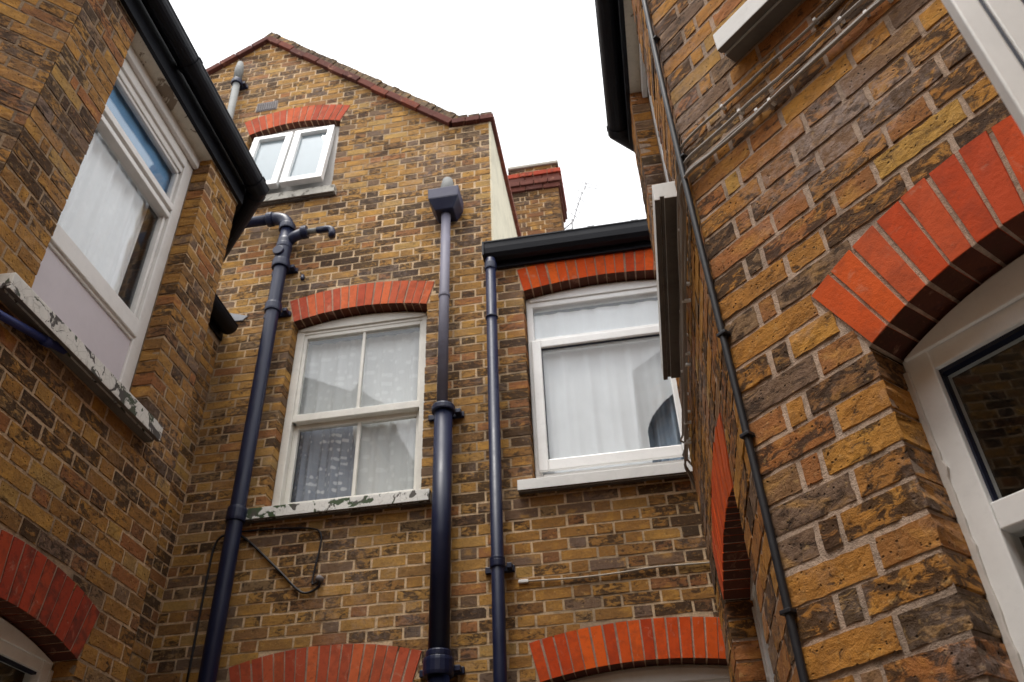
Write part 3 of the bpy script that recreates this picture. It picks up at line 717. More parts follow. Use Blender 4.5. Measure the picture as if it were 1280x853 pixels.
sill(F, w1, -2.505, -1.265, 2.588, 0.08, 0.07, 'sill_peel')
room(F, gable, o)
curtain(F, -2.37, -1.385, 2.65, 4.115, -0.215, 'lace', 'white lace net curtain behind the cream sash window', waves=8, seed=4, amp=0.006, cut=lambda s_, z_: s_ < -1.90+0.03*math.sin(z_*7) and z_ < 3.40)
curtain(F, -2.34, -1.865, 2.66, 3.46, -0.24, 'spotted', 'blue-grey spotted curtain in the lower left pane of the sash window', waves=6, seed=14, amp=0.012)

# --- upper casement window
o = O_up
wu = win_frame(F, gable, [('box', o.s0+0.002, -3.06, 5.68, 6.60, -0.13, -0.065), ('box', -2.37, o.s1-0.002, 5.68, 6.60, -0.13, -0.065), ('prism', head_poly(o, o.s0+0.002, o.s1-0.002, 6.585, 0.003), -0.13, -0.07),
     ('box', -3.06, -2.37, 5.67, 5.97, -0.13, -0.066), ('box', -2.74, -2.69, 5.97, 6.585, -0.13, -0.075)], 'sash_clean', label='white frame with two top-hung casements tilted open')
def casement(s0, s1, zt, h, th, d0):
    mb = MB(); me_parts = [(s0, s0+0.06, 0, h), (s1-0.06, s1, 0, h), (s0+0.06, s1-0.06, 0, 0.055), (s0+0.06, s1-0.06, h-0.065, h)]
    def tf(mbx):
        c, s_ = math.cos(th), math.sin(th); out = []
        for (x, y, z) in mbx.v:
            dd = (D-y)-d0; zz = (z-ZC)-zt       # rotate about the top edge
            out.append((x, D-(d0+dd*c-zz*s_), zt+ZC+zz*c+dd*s_))
        mbx.v = out
    for a, b, u0, u1 in me_parts: mb.box(BACK, a, b, zt-u1, zt-u0, d0-0.01, d0+0.05)
    tf(mb); cs = mb.build('casement', 'upvc', wu, bevel=0.005)
    mb = MB(); mb.box(BACK, s0+0.06, s1-0.06, zt-h+0.065, zt-0.055, d0+0.012, d0+0.016); tf(mb); mb.build('pane', 'glass', wu)
    mb = MB(); mb.box(BACK, s0+0.06, s1-0.06, zt-h+0.065, zt-0.055, d0+0.004, d0+0.008); tf(mb); mb.build('frosted_film', 'blind', wu)
casement(-3.115, -2.728, 6.585, 0.86, math.radians(8), -0.06)
casement(-2.702, -2.315, 6.585, 0.86, math.radians(8), -0.06)
for a, b in ((-3.06, -2.80), (-2.64, -2.38)):
    sub(F, wu, 'trickle_vent', [('box', a, b, 6.598, 6.625, -0.08, -0.045)], 'upvc_old')
sill(F, wu, -3.26, -2.20, 5.665, 0.085, 0.06, 'sill_stone')
room(F, gable, o)

# --- W3 lower arched window of the gabled house
o = O_w3
w3 = win_frame(F, gable, [('box', o.s0+0.002, o.s0+0.07, -0.2, o.zs, -0.16, -0.10), ('box', o.s1-0.07, o.s1-0.002, -0.2, o.zs, -0.16, -0.10), ('prism', head_poly(o, o.s0+0.002, o.s1-0.002, o.zs-0.07, 0.003), -0.161, -0.099), ('box', o.s0+0.07, o.s1-0.07, -0.2, -0.1, -0.16, -0.10), ('box', -1.91, -1.86, -0.1, o.zs-0.07, -0.15, -0.105)], 'sash_paint')
pane(F, w3, o.s0+0.07, o.s1-0.07, -0.1, o.zs-0.07, -0.13); sill(F, w3, -2.5, -1.27, -0.21, 0.08, 0.07, 'sill_white'); room(F, gable, o, True)

# --- W2 white arched picture window of the extension
o = O_w2
w2 = win_frame(F, ext, [('box', o.s0+0.003, -0.548, 2.60, o.zs-0.01, -0.17, -0.10), ('box', 0.50, o.s1-0.003, 2.60, o.zs-0.01, -0.17, -0.10), ('prism', head_poly(o, o.s0+0.003, o.s1-0.003, 4.105, 0.004), -0.171, -0.099),
     ('prism', head_poly(o, o.s0+0.03, o.s1-0.03, 4.15, 0.022), -0.098, -0.086),
     ('box', -0.548, 0.50, 2.60, 2.69, -0.17, -0.10), ('box', -0.548, 0.50, 3.705, 3.81, -0.17, -0.102), ('box', 0.40, 0.50, 2.69, 3.705, -0.17, -0.102)], 'upvc', 0.008, label='white plastic arched window with top light')
sub(F, w2, 'casement', [('box', -0.572, -0.502, 2.70, 3.775, -0.10, -0.075), ('box', 0.372, 0.44, 2.70, 3.775, -0.10, -0.075), ('box', -0.502, 0.372, 2.70, 2.785, -0.10, -0.075), ('box', -0.502, 0.372, 3.705, 3.775, -0.10, -0.075)], 'upvc', 0.008)
sub(F, w2, 'gasket', [('box', -0.503, 0.373, 3.696, 3.707, -0.105, -0.094), ('box', -0.503, -0.497, 2.785, 3.70, -0.105, -0.094)], 'gasket', 0)
pane(F, w2, -0.54, 0.495, 3.80, 4.11, -0.125); pane(F, w2, -0.505, 0.376, 2.78, 3.71, -0.108)
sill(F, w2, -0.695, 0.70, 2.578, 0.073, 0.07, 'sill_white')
room(F, ext, o)
def cut2(s, z):        # corner of the voile drawn aside
    return s > 0.17 and z < 3.06+0.85*(s-0.17)-0.10*math.exp(-(s-0.17)/0.035)
curtain(F, -0.56, 0.56, 2.66, 4.075, -0.165, 'net', 'white voile curtain filling the wide arched window of the extension', waves=7, seed=9, amp=0.006, cut=cut2)
curtain(F, 0.16, 0.56, 2.64, 3.6, -0.235, 'drape', 'blue-grey drape showing at the corner of the white voile', waves=4, seed=12, amp=0.02)

# --- W4 lower arched window of the extension
o = O_w4
w4 = win_frame(F, ext, [('box', o.s0+0.003, o.s0+0.07, -0.2, o.zs-0.01, -0.17, -0.10), ('box', o.s1-0.07, o.s1-0.003, -0.2, o.zs-0.01, -0.17, -0.10), ('prism', head_poly(o, o.s0+0.003, o.s1-0.003, o.zs-0.09, 0.004), -0.171, -0.099), ('prism', head_poly(o, o.s0+0.03, o.s1-0.03, o.zs-0.03, 0.02), -0.098, -0.085), ('box', o.s0+0.07, o.s1-0.07, -0.2, -0.1, -0.17, -0.10)], 'upvc', 0.008)
pane(F, w4, o.s0+0.07, o.s1-0.07, -0.1, o.zs-0.09, -0.13); sill(F, w4, -0.72, 0.72, -0.21, 0.08, 0.07, 'sill_white'); room(F, ext, o, True)
# extension roof, fascia
mb = MB(); mb.prism(SIDE, [(D-0.05, 4.60), (D+0.02, 4.575), (D+3.4, 5.55), (D+3.4, 5.60)][::1], -EXT_R+XR-0.0, -0.004) if False else None
mb = MB(); mb.v = [(XR+0.002, D-0.04, 4.615+ZC), (EXT_R, D-0.04, 4.615+ZC), (EXT_R, D+3.5, 5.25+ZC), (XR+0.002, D+3.5, 5.25+ZC), (XR+0.002, D-0.04, 4.602+ZC), (EXT_R, D-0.04, 4.602+ZC), (EXT_R, D+3.5, 5.22+ZC), (XR+0.002, D+3.5, 5.22+ZC)]
mb.f = [(0, 1, 2, 3), (7, 6, 5, 4), (4, 5, 1, 0), (5, 6, 2, 1), (6, 7, 3, 2), (7, 4, 0, 3)]; mb.build('roof', 'lead', ext)
mb = MB(); mb.box(BACK, XR+0.01, EXT_R, 4.445, 4.60, 0.006, 0.03); mb.build('fascia', 'gutter_black', ext, bevel=0.003)

# ================================================================== swept eaves
def sweep(mb, prof, path, closed_prof=True):
    P = [np.array(p, float) for p in path]; n = len(P); rings = []
    for i in range(n):
        dirs = []
        if i > 0: d_ = P[i]-P[i-1]; dirs.append(d_/np.hypot(*d_))
        if i < n-1: d_ = P[i+1]-P[i]; dirs.append(d_/np.hypot(*d_))
        ns = [np.array([d_[1], -d_[0]]) for d_ in dirs]
        if len(ns) == 1: off = ns[0]
        else: off = (ns[0]+ns[1])/(1+ns[0]@ns[1])
        rings.append([(P[i][0]+off[0]*d, P[i][1]+off[1]*d, z+ZC) for d, z in prof])
    k = len(mb.v); m = len(prof)
    for r in rings: mb.v += r
    for i in range(n-1):
        for q in range(m if closed_prof else m-1):
            q2 = (q+1) % m; mb.f.append((k+i*m+q, k+i*m+q2, k+(i+1)*m+q2, k+(i+1)*m+q))
    if closed_prof:
        mb.f.append(tuple(k+m-1-q for q in range(m))); mb.f.append(tuple(k+(n-1)*m+q for q in range(m)))
def half_round(dc, zc, r, t=0.004, n=12):
    outer = [(dc-r*math.cos(a), zc-r*math.sin(a)) for a in np.linspace(0, math.pi, n)]
    inner = [(dc-(r-t)*math.cos(a), zc-(r-t)*math.sin(a)) for a in np.linspace(math.pi, 0, n)]
    lip = [(dc+r+0.004, zc+0.004), (dc+r+0.004, zc+0.012), (dc+r-t-0.003, zc+0.012)]
    return outer+lip+inner
LP = [(-3.30, 0.93), (-2.30, 1.93), (-2.30, 3.565), (-3.0, 4.265)]
RP = [(0.995, 4.265), (RX, 3.565), (RX, 1.808), (1.303, 0.80)]
ZS = 4.175
def gutter_thing(name, path, dc, zc, r, label, joints, zr=None):
    root = thing(name, label, 'gutter', (path[1][0], path[1][1], zc+ZC))
    mb = MB(); sweep(mb, half_round(dc, zc, r), path); mb.build('trough', 'gutter_black', root, smooth=False)
    for (p, q, f) in joints:
        a, b = np.array(path[p]), np.array(path[q]); c = a+(b-a)*f; u = (b-a)/np.hypot(*(b-a))
        mb = MB(); sweep(mb, half_round(dc, zc, r+0.006, 0.008), [c-u*0.02, c+u*0.02]); mb.build('joint_clip', 'gutter_black', root)
    return root

# ================================================================== LEFT BAY HOUSE
left = thing('bay_house', 'brick house with canted bay, lilac panel under its tall window and cracked white sill', 'house', (-3.4, 2.6, 0))
JA, JB = 2.285, 3.19
OL_up = Opening(JA, JB, 2.27, ZS); OL_lo = Opening(JA, 3.20, -0.3, 1.13, 0.068)
OLN_up = Opening(-1.07, -0.353, 2.27, ZS); OLN_lo = Opening(-1.07, -0.353, -0.3, 1.10, 0.07)
CL = 1.0*math.sqrt(2)
mb = MB()
wall_panel(mb, LMID, 1.93+0.0025, 3.565-0.0025, ZG, ZS, [OL_up, OL_lo]); wall_panel(mb, LNEAR, -CL, -0.0025, ZG, ZS, [OLN_up, OLN_lo])
wall_panel(mb, LFAR, 0.0025, 0.7*math.sqrt(2), ZG, ZS, []); wall_panel(mb, LREC, 4.265, D-0.001, ZG, ZS, []); wall_panel(mb, LMAIN, -1.5, 0.93, ZG, ZS, [])
wl = mb.build('wall', 'mortar_left', left)
ZPL = 0.011
lists = [(LMID, lay(LMID, 1.93, 3.565, -0.6, ZS, [OL_up, OL_lo], anchor=1.93, zphase=ZPL)), (LNEAR, lay(LNEAR, -CL, 0, -0.6, ZS, [OLN_up, OLN_lo], anchor=-0.2125, zphase=ZPL)),
         (LFAR, lay(LFAR, 0, 0.99, -0.6, ZS, [], anchor=0, zphase=ZPL)), (LREC, lay(LREC, 4.265, D-0.008, -0.6, ZS-0.08, [], anchor=4.265, zphase=ZPL)), (LMAIN, lay(LMAIN, -1.5, 0.93, -0.6, ZS, [], anchor=-1.5, zphase=ZPL))]
put_bricks(lists, wl, SET_NEAR, 'near', 'brick_left', 300)
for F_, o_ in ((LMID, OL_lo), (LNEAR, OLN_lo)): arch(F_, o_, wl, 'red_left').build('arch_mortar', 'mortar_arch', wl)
def eaves(house, path, dfront, mat_soffit='soffit'):
    mb = MB(); sweep(mb, [(-0.20, ZS+0.0), (dfront-0.005, ZS+0.0), (dfront-0.005, ZS+0.02), (-0.20, ZS+0.02)], path); mb.build('soffit', mat_soffit, house)
    mb = MB(); sweep(mb, [(dfront-0.004, ZS-0.004), (dfront+0.02, ZS-0.004), (dfront+0.02, ZS+0.17), (dfront-0.004, ZS+0.17)], path); mb.build('fascia', 'gutter_black', house)
eaves(left, LP, 0.012)
mb = MB(); sweep(mb, [(0.03, ZS+0.16), (0.03, ZS+0.19), (-1.2, ZS+0.75), (-1.2, ZS+0.72)], [(-3.45, 0.78), (-2.42, 1.93), (-2.42, 3.565), (-3.0, 4.20)]) if False else None
mb = MB()
zt = ZS+0.18+ZC; pk = zt+0.55
E0 = [(-3.30, 0.90), (-2.27, 1.92), (-2.27, 3.575), (-2.98, 4.28)]; pkp = (-3.35, 2.75)
for a, b in zip(E0[:-1], E0[1:]):
    k = len(mb.v); mb.v += [(a[0], a[1], zt), (b[0], b[1], zt), (pkp[0], pkp[1], pk), (a[0], a[1], zt-0.02), (b[0], b[1], zt-0.02), (pkp[0], pkp[1], pk-0.02)]; mb.f += [(k, k+1, k+2), (k+5, k+4, k+3), (k+3, k+4, k+1, k)]
mb.quad((-2.97, 4.15, zt), (-2.97, D-0.002, zt), (-6.0, D-0.002, zt+0.8), (-6.0, 4.15, zt+0.8))
mb.quad((-3.27, -1.5, zt), (-3.27, 4.4, zt), (-6.0, 4.4, zt+0.8), (-6.0, -1.5, zt+0.8))
mb.build('roof', 'slate', left)

def bay_upper(F, house, o, board, fmat, smat, sill_s0, sill_s1, old=True, undermat='sill_under', flip=False):
    a, b = o.s0, o.s1; fa, fb = a+0.075, b-0.085
    win = win_frame(F, house, [('box', a+0.002, fa, 2.27, ZS-0.002, -0.17, -0.105), ('box', fb, b-0.002, 2.27, ZS-0.002, -0.17, -0.105),
        ('box', fa, fb, 4.03, ZS-0.002, -0.17, -0.10), ('box', a+0.004, b-0.004, 4.10, ZS-0.003, -0.10, -0.07), ('box', fa-0.02, fb+0.02, 3.985, 4.03, -0.17, -0.115),
        ('box', fa, fb, 3.60, 3.635, -0.17, -0.108), ('box', fa, fb, 3.655, 3.70, -0.17, -0.10), ('box', fa, fb, 3.635, 3.655, -0.17, -0.125),
        ('box', fa-0.01, fb+0.01, 2.735, 2.835, -0.17, -0.095), ('box', fa, fb, 2.715, 2.738, -0.17, -0.108)], fmat, 0.004)
    sub(F, win, 'panel', [('box', fa-0.01, fb+0.02, 2.262, 2.718, -0.16, -0.118)], board)
    sub(F, win, 'fanlight', [('box', fa, fa+0.02, 3.70, 3.985, -0.16, -0.125), ('box', fb-0.02, fb, 3.70, 3.985, -0.16, -0.125), ('box', fa, fb, 3.70, 3.72, -0.16, -0.125), ('box', fa, fb, 3.962, 3.985, -0.16, -0.125)], fmat)
    for a_ in (fa, fb-0.02): sub(F, win, 'sash_stile', [('box', a_, a_+0.02, 2.835, 3.60, -0.165, -0.128)], fmat)
    pane(F, win, fa+0.015, fb-0.015, 2.83, 3.605, -0.148, 'glass_old'); pane(F, win, fa+0.015, fb-0.015, 3.715, 3.97, -0.142, 'glass_old')
    sill(F, win, sill_s0, sill_s1, 2.265, 0.08, 0.08, smat, undermat)
    room(F, house, o); return win
def bay_lower(F, house, o, mat='upvc', sillmat='sill_white'):
    a, b = o.s0, o.s1
    win = win_frame(F, house, [('box', a+0.003, a+0.062, o.z0, o.zs-0.005, -0.17, -0.10), ('box', b-0.062, b-0.003, o.z0, o.zs-0.005, -0.17, -0.10), ('prism', head_poly(o, a+0.003, b-0.003, o.zs-0.055, 0.004), -0.171, -0.105), ('prism', head_poly(o, a+0.012, b-0.012, o.zs-0.012, 0.012), -0.104, -0.092),
        ('box', a+0.062, b-0.062, o.z0, o.z0+0.07, -0.17, -0.10), ('box', a+0.062, b-0.062, 0.645, 0.70, -0.17, -0.103)], mat, 0.006)
    for e0, sg in ((a, 1), (b, -1)):
        zz = np.arange(o.z0+0.01, o.zs-0.02, 0.018); r_ = np.random.default_rng(77)
        left_ = [(e0-sg*0.004, z_) for z_ in (zz[0], zz[-1])]; rag = [(e0+sg*(0.010+abs(r_.normal(0, 0.0018))), z_) for z_ in zz]
        poly = left_[:1]+rag+left_[1:]
        if sg < 0: poly = poly[::-1]
        sub(F, win, 'mastic_bead', [('prism', poly, -0.12, -0.092)], 'cement_pale', 0.002)
    sub(F, win, 'gasket', [('box', a+0.058, a+0.066, 0.70, o.zs-0.055, -0.14, -0.118), ('box', a+0.062, b-0.062, o.zs-0.064, o.zs-0.054, -0.14, -0.118)], 'gasket', 0)
    pane(F, win, a+0.06, b-0.06, 0.69, o.zs-0.05, -0.135); pane(F, win, a+0.06, b-0.06, o.z0+0.06, 0.65, -0.135)
    sill(F, win, a-0.09, b+0.09, o.z0-0.01, 0.08, 0.07, sillmat); room(F, house, o, True); return win
bay_upper(LMID, left, OL_up, 'lilac', 'sash_clean', 'sill_peel_left', 2.105, 3.268)
curtain(LMID, 2.35, 3.12, 3.80, 4.00, -0.175, 'sheet_blue', 'added blue sheet behind the top light of the tall bay window', waves=3, seed=41, amp=0.004, cat='blind')  # added sheet; its blue stands in for the dark interior reflecting blue
bay_lower(LMID, left, OL_lo); bay_upper(LNEAR, left, OLN_up, 'lilac', 'sash_clean', 'sill_peel_left', -1.16, -0.26); bay_lower(LNEAR, left, OLN_lo)
curtain(LMID, 2.34, 3.045, 2.70, 3.80, -0.21, 'net_left', 'pale lace net curtain inside the tall bay window above the lilac panel', waves=7, seed=21, amp=0.014)
gutter_thing('bay_gutter', LP, 0.102, 4.335, 0.065, 'thick black half-round gutter wrapping the eaves of the bay with the lilac window panel', [(1, 2, 0.42), (1, 2, 0.985), (2, 3, 0.03)])
rg = gutter_thing('bay_gutter', [(-3.0, 4.30), (-3.0, D-0.03)], 0.08, 4.20, 0.065, 'short black gutter in the corner where the bay house meets the gabled house', [])
mb = MB(); mb.box(LREC, 4.27, D-0.004, ZS-0.07, ZS+0.12, 0.003, 0.018); mb.build('fascia', 'gutter_black', left)
# lead flashing on the rear wall above that gutter
mb = MB(); mb.prism(BACK, [(-2.97, 4.29), (-2.84, 4.28), (-2.80, 4.32), (-2.97, 4.38)], 0.002, 0.012); tag(mb.build('lead_flashing', 'lead', bevel=0.002), 'small grey lead flashing on the rear wall above the short corner gutter', 'flashing')
# overflow pipe under the sill
mb = MB(); mb.tube([LMID.P(1.95, 2.05, 0.035), LMID.P(2.164, 2.103, 0.035), LMID.P(2.53, 2.205, 0.035)], 0.017, 12); ov = mb.build('overflow_pipe', 'bluepipe', smooth=True)
tag(ov, 'thin blue overflow pipe running under the cracked white sill of the bay', 'pipe')
mb = MB(); mb.tube([LMID.P(2.40, 2.165, 0.035), LMID.P(2.435, 2.175, 0.035)], 0.022, 12); mb.build('collar', 'bluepipe', ov, smooth=True)

# ================================================================== RIGHT BAY HOUSE
right = thing('bay_house', 'brick house with canted bay carrying grey cables below its white sills', 'house', (1.4, 2.6, 0))
OR_up = Opening(-JB, -JA, 2.27, ZS); OR_lo = Opening(-3.20, -JA, -0.3, 1.13, 0.068)
ORC_up = Opening(0.353, 1.06, 2.27, ZS); ORC_lo = Opening(0.353, 1.06, -0.35, 1.065, 0.082)
mb = MB(); CR = 1.008*math.sqrt(2)
O_main = Opening(-0.535, 0.32, 0.03, 1.63)
wall_panel(mb, RMID, -3.565+0.0025, -1.808-0.0025, ZG, ZS, [OR_up, OR_lo]); wall_panel(mb, RCAN, 0.0025, CR, ZG, ZS, [ORC_up, ORC_lo])
wall_panel(mb, RFAR, -0.99, -0.0025, ZG, ZS, []); wall_panel(mb, RREC, -D+0.001, -4.265, ZG, ZS, []); wall_panel(mb, RMAIN, -0.80, 1.5, ZG, ZS, [O_main])
wr = mb.build('wall', 'mortar_right', right)
ZPR = 0.009
lists = [(RMID, lay(RMID, -3.565, -1.808, -0.6, ZS, [OR_up, OR_lo], anchor=-1.808-0.215, zphase=ZPR)), (RCAN, lay(RCAN, 0, CR, -0.6, ZS, [ORC_up, ORC_lo], anchor=0, zphase=ZPR)),
         (RFAR, lay(RFAR, -0.99, 0, -0.6, ZS, [], anchor=-0.99, zphase=ZPR)), (RREC, lay(RREC, -D+0.008, -4.265, -0.6, ZS-0.08, [], anchor=-4.7, zphase=ZPR)), (RMAIN, lay(RMAIN, -0.80, 1.5, -0.6, ZS, [O_main], anchor=-0.8, zphase=ZPR))]
put_bricks(lists, wr, SET_NEAR, 'near', 'brick_right', 300)
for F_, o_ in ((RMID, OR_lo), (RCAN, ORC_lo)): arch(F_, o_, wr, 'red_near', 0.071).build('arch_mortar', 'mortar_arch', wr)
eaves(right, RP, 0.0)
mb = MB(); E0 = [(0.98, 4.28), (RX-0.03, 3.575), (RX-0.03, 1.80), (1.29, 0.78)]; pkp = (1.35, 2.75)
for a, b in zip(E0[:-1], E0[1:]):
    k = len(mb.v); mb.v += [(a[0], a[1], zt), (b[0], b[1], zt), (pkp[0], pkp[1], pk), (a[0], a[1], zt-0.02), (b[0], b[1], zt-0.02), (pkp[0], pkp[1], pk-0.02)]; mb.f += [(k, k+1, k+2), (k+5, k+4, k+3), (k+3, k+4, k+1, k)]
mb.quad((0.97, D-0.002, zt), (0.97, 4.15, zt), (4.0, 4.15, zt+0.8), (4.0, D-0.002, zt+0.8)); mb.quad((1.28, 4.4, zt), (1.28, -1.5, zt), (4.0, -1.5, zt+0.8), (4.0, 4.4, zt+0.8))
mb.build('roof', 'slate', right)
bay_upper(RMID, right, OR_up, 'lilac', 'upvc_old', 'sill_white', -3.268, -2.14); bay_lower(RMID, right, OR_lo)
bay_upper(RCAN, right, ORC_up, 'upvc_old', 'upvc_old', 'sill_white', 0.255, 1.16); bay_lower(RCAN, right, ORC_lo, 'upvc')
curtain(RMID, -3.12, -2.35, 2.75, 3.9, -0.30, 'net', 'white net curtain inside the upper bay window beside the grey cables', waves=7, seed=31)
gutter_thing('bay_gutter', RP, 0.075, 4.335, 0.062, 'black half-round gutter wrapping the eaves of the bay with the grey cables', [(1, 2, 0.0), (1, 2, 0.62), (2, 3, 0.3)])

wm = win_frame(RMAIN, right, [('box', -0.53, -0.47, 0.03, 1.63, -0.15, -0.09), ('box', 0.26, 0.318, 0.03, 1.63, -0.15, -0.09), ('box', -0.47, 0.26, 1.57, 1.63, -0.15, -0.09), ('box', -0.47, 0.26, 0.03, 0.09, -0.15, -0.09)], 'upvc')
sill(RMAIN, wm, -0.62, 0.40, 0.025, 0.08, 0.07, 'sill_white'); room(RMAIN, right, O_main, True)
# open casement of the ground-floor window beside the bay
oc = thing('open_casement', 'white plastic window casement swung open with dark blue gasket, close above the arched window', 'window', (1.303, 0.52, 0.55+ZC))
CAS = Face((0.50, 0.715), (0.803, -0.195))
def cbox(parts, name, mat, bev=0.004):
    mb = MB()
    for p in parts: mb.box(CAS, *p)
    return mb.build(name, mat, oc, bevel=bev)
wC = 0.826
cbox([(0, 0.028, 0.05, 1.6, -0.03, 0.0), (0.034, 0.07, 0.05, 1.6, -0.03, -0.003), (wC-0.07, wC, 0.05, 1.6, -0.03, 0), (0.07, wC-0.07, 1.53, 1.6, -0.03, 0), (0.07, wC-0.07, 0.05, 0.12, -0.03, 0)], 'frame', 'upvc', 0.003)
cbox([(0.027, 0.035, 0.06, 1.59, -0.02, -0.006), (0.07, 0.077, 0.12, 1.53, -0.02, -0.008)], 'gasket', 'gasket', 0)
cbox([(0.07, wC-0.07, 0.12, 1.53, -0.018, -0.014)], 'pane', 'glass', 0)
cbox([(wC-0.004, wC+0.012, 0.3, 0.4, -0.03, 0.004), (wC-0.004, wC+0.012, 1.2, 1.3, -0.03, 0.004)], 'hinge', 'upvc', 0.002)

# ================================================================== REAR GUTTER AND DRAINPIPES
groot = thing('rear_gutter', 'deep black gutter with lead edge above the wide white arched window', 'gutter', (-0.2, D-0.1, 4.5+ZC))
OGEE = [(0.031, 4.615), (0.031, 4.50), (0.06, 4.488), (0.105, 4.49), (0.132, 4.515), (0.142, 4.56), (0.146, 4.61), (0.152, 4.612), (0.152, 4.622), (0.140, 4.622), (0.134, 4.56), (0.10, 4.50), (0.06, 4.498), (0.037, 4.508), (0.037, 4.615)]
mb = MB(); sweep(mb, OGEE, [(XR-0.06, D), (EXT_R, D)]); mb.build('trough', 'gutter_black', groot)
mb = MB(); mb.box(BACK, XR-0.068, XR-0.055, 4.485, 4.62, 0.03, 0.155); mb.build('stop_end', 'gutter_black', groot)
mb = MB(); pts = []; xs = np.linspace(XR+0.03, EXT_R, 44)
for a, b in zip(xs[:-1], xs[1:]): mb.box(BACK, a, b, 4.615+rng.normal(0, 0.004), 4.640+rng.normal(0, 0.005), 0.0, 0.128+rng.normal(0, 0.006))
mb.build('lead_edge', 'lead', groot, bevel=0.004)
mb = MB(); mb.prism(BACK, [(-0.875, 4.60), (-0.79, 4.58), (-0.80, 4.70), (-0.86, 4.715)], 0.004, 0.05); mb.build('lead_saddle', 'lead', groot, bevel=0.006)

def collar(root, p, r, h, mat, axis=(0, 0, 1), ears=0.0):
    a = Vector(axis).normalized(); p = Vector(p); mb = MB()
    mb.tube([p-a*h/2, p-a*h*0.3, p+a*h*0.3, p+a*h/2], [r*0.96, r, r, r*0.96], 20)
    if ears: mb.box(BACK, p.x-ears, p.x+ears, p.z-ZC-0.02, p.z-ZC+0.02, 0.0, 0.025); mb.box(BACK, p.x+ears*0.55, p.x+ears*0.9, p.z-ZC-0.016, p.z-ZC+0.016, 0.02, 0.075)
    return mb.build('collar', mat, root, smooth=False, bevel=0.003)
# soil pipe on the left
sp = thing('soil_pipe', 'navy black soil pipe with elbow and side branch left of the sash window', 'drainpipe', (-2.55, D-0.09, 0))
PX, PD = -2.548, 0.10; RP_ = 0.052
path = [BACK.P(PX, ZG, PD), BACK.P(PX, 2.0, PD), BACK.P(PX, 4.9, PD), BACK.P(PX, 5.14, PD)]
mb = MB(); mb.tube(path, RP_, 20); mb.build('pipe', 'pipe_navy', sp, smooth=True)
bend = arc_pts(BACK.P(PX, 5.14, PD), BACK.P(PX, 5.285, PD), BACK.P(PX-0.15, 5.29, PD), 9)
mb = MB(); mb.tube(bend, RP_*1.06, 20); mb.build('elbow', 'pipe_navy', sp, smooth=True)
mb = MB(); mb.tube([BACK.P(PX-0.14, 5.29, PD), BACK.P(-3.45, 5.30, PD)], 0.046, 18); mb.build('branch_pipe', 'pipe_navy', sp, smooth=True)
for z, r, h in ((5.15, 0.070, 0.06), (4.93, 0.066, 0.05), (4.735, 0.072, 0.08), (4.28, 0.066, 0.08), (2.53, 0.064, 0.10), (0.6, 0.064, 0.1)):
    collar(sp, BACK.P(PX, z, PD), r, h, 'pipe_navy', ears=0.11 if z in (4.735, 4.28) else 0)
mb = MB(); mb.tube([BACK.P(PX, 4.70, PD), BACK.P(PX, 4.76, PD), BACK.P(PX, 4.99, PD), BACK.P(PX, 5.05, PD)], [0.055, 0.062, 0.062, 0.055], 20); mb.build('inspection_body', 'pipe_navy', sp, smooth=True)
mb = MB(); mb.tube([BACK.P(PX-0.01, 4.84, PD+0.03), BACK.P(PX-0.01, 4.84, PD+0.08)], 0.045, 18); mb.build('access_cap', 'pipe_navy', sp, bevel=0.004)
collar(sp, BACK.P(PX-0.17, 5.29, PD), 0.064, 0.05, 'pipe_navy', (1, 0, 0))
mb = MB(); mb.tube([BACK.P(PX+0.01, 4.97, PD), BACK.P(PX+0.07, 5.04, PD), BACK.P(PX+0.17, 5.075, PD)], 0.045, 16); mb.build('branch_socket', 'pipe_navy', sp, smooth=True)
collar(sp, BACK.P(PX+0.16, 5.073, PD), 0.056, 0.05, 'pipe_navy', (1, 0, 0.1))
mb = MB(); mb.tube([BACK.P(PX+0.17, 5.075, PD), BACK.P(-2.27, 5.075, PD)], 0.024, 14); mb.build('waste_pipe', 'vent_grey', sp, smooth=True)
mb = MB(); mb.tube([BACK.P(-2.28, 5.075, PD)]+arc_pts(BACK.P(-2.20, 5.075, PD), BACK.P(-2.145, 5.075, PD), BACK.P(-2.145, 5.02, PD), 6)+[BACK.P(-2.145, 4.98, PD)], 0.029, 14); mb.build('waste_elbow', 'pipe_navy', sp, smooth=True)

# hopper and stepped downpipe in the middle
hp = thing('hopper_downpipe', 'slate-grey downpipe under a square hopper, thickening to navy black lower down', 'drainpipe', (-1.18, D-0.1, 0))
MX = -1.185
def frustum(zb, zt_, hb, ht, db, dt, d0=0.01):
    mb = MB(); V = []
    for z, hw, dd in ((zb, hb, db), (zt_, ht, dt)): V += [BACK.P(MX-hw, z, dd), BACK.P(MX+hw, z, dd), BACK.P(MX+hw, z, d0), BACK.P(MX-hw, z, d0)]
    mb.v = V; mb.f = [(3, 2, 1, 0), (4, 5, 6, 7), (0, 1, 5, 4), (1, 2, 6, 5), (2, 3, 7, 6), (3, 0, 4, 7)]; return mb
frustum(5.03, 5.13, 0.075, 0.125, 0.17, 0.215).build('hopper', 'pipe_navy', hp, bevel=0.006)
frustum(5.128, 5.235, 0.123, 0.128, 0.214, 0.22).build('hopper_rim', 'pipe_mid', hp, bevel=0.005)
mb = MB(); mb.tube([BACK.P(MX+0.01, 5.20, 0.11), BACK.P(MX+0.01, 5.34, 0.11), BACK.P(MX+0.01, 5.43, 0.10), BACK.P(MX+0.01, 5.46, 0.09)], [0.06, 0.058, 0.045, 0.02], 16); mb.build('vent_cowl', 'vent_grey', hp, smooth=True)
mb = MB(); mb.tube([BACK.P(MX, 3.10, 0.10), BACK.P(MX, 5.06, 0.10)], 0.038, 18); mb.build('upper_pipe', 'pipe_faded', hp, smooth=True)
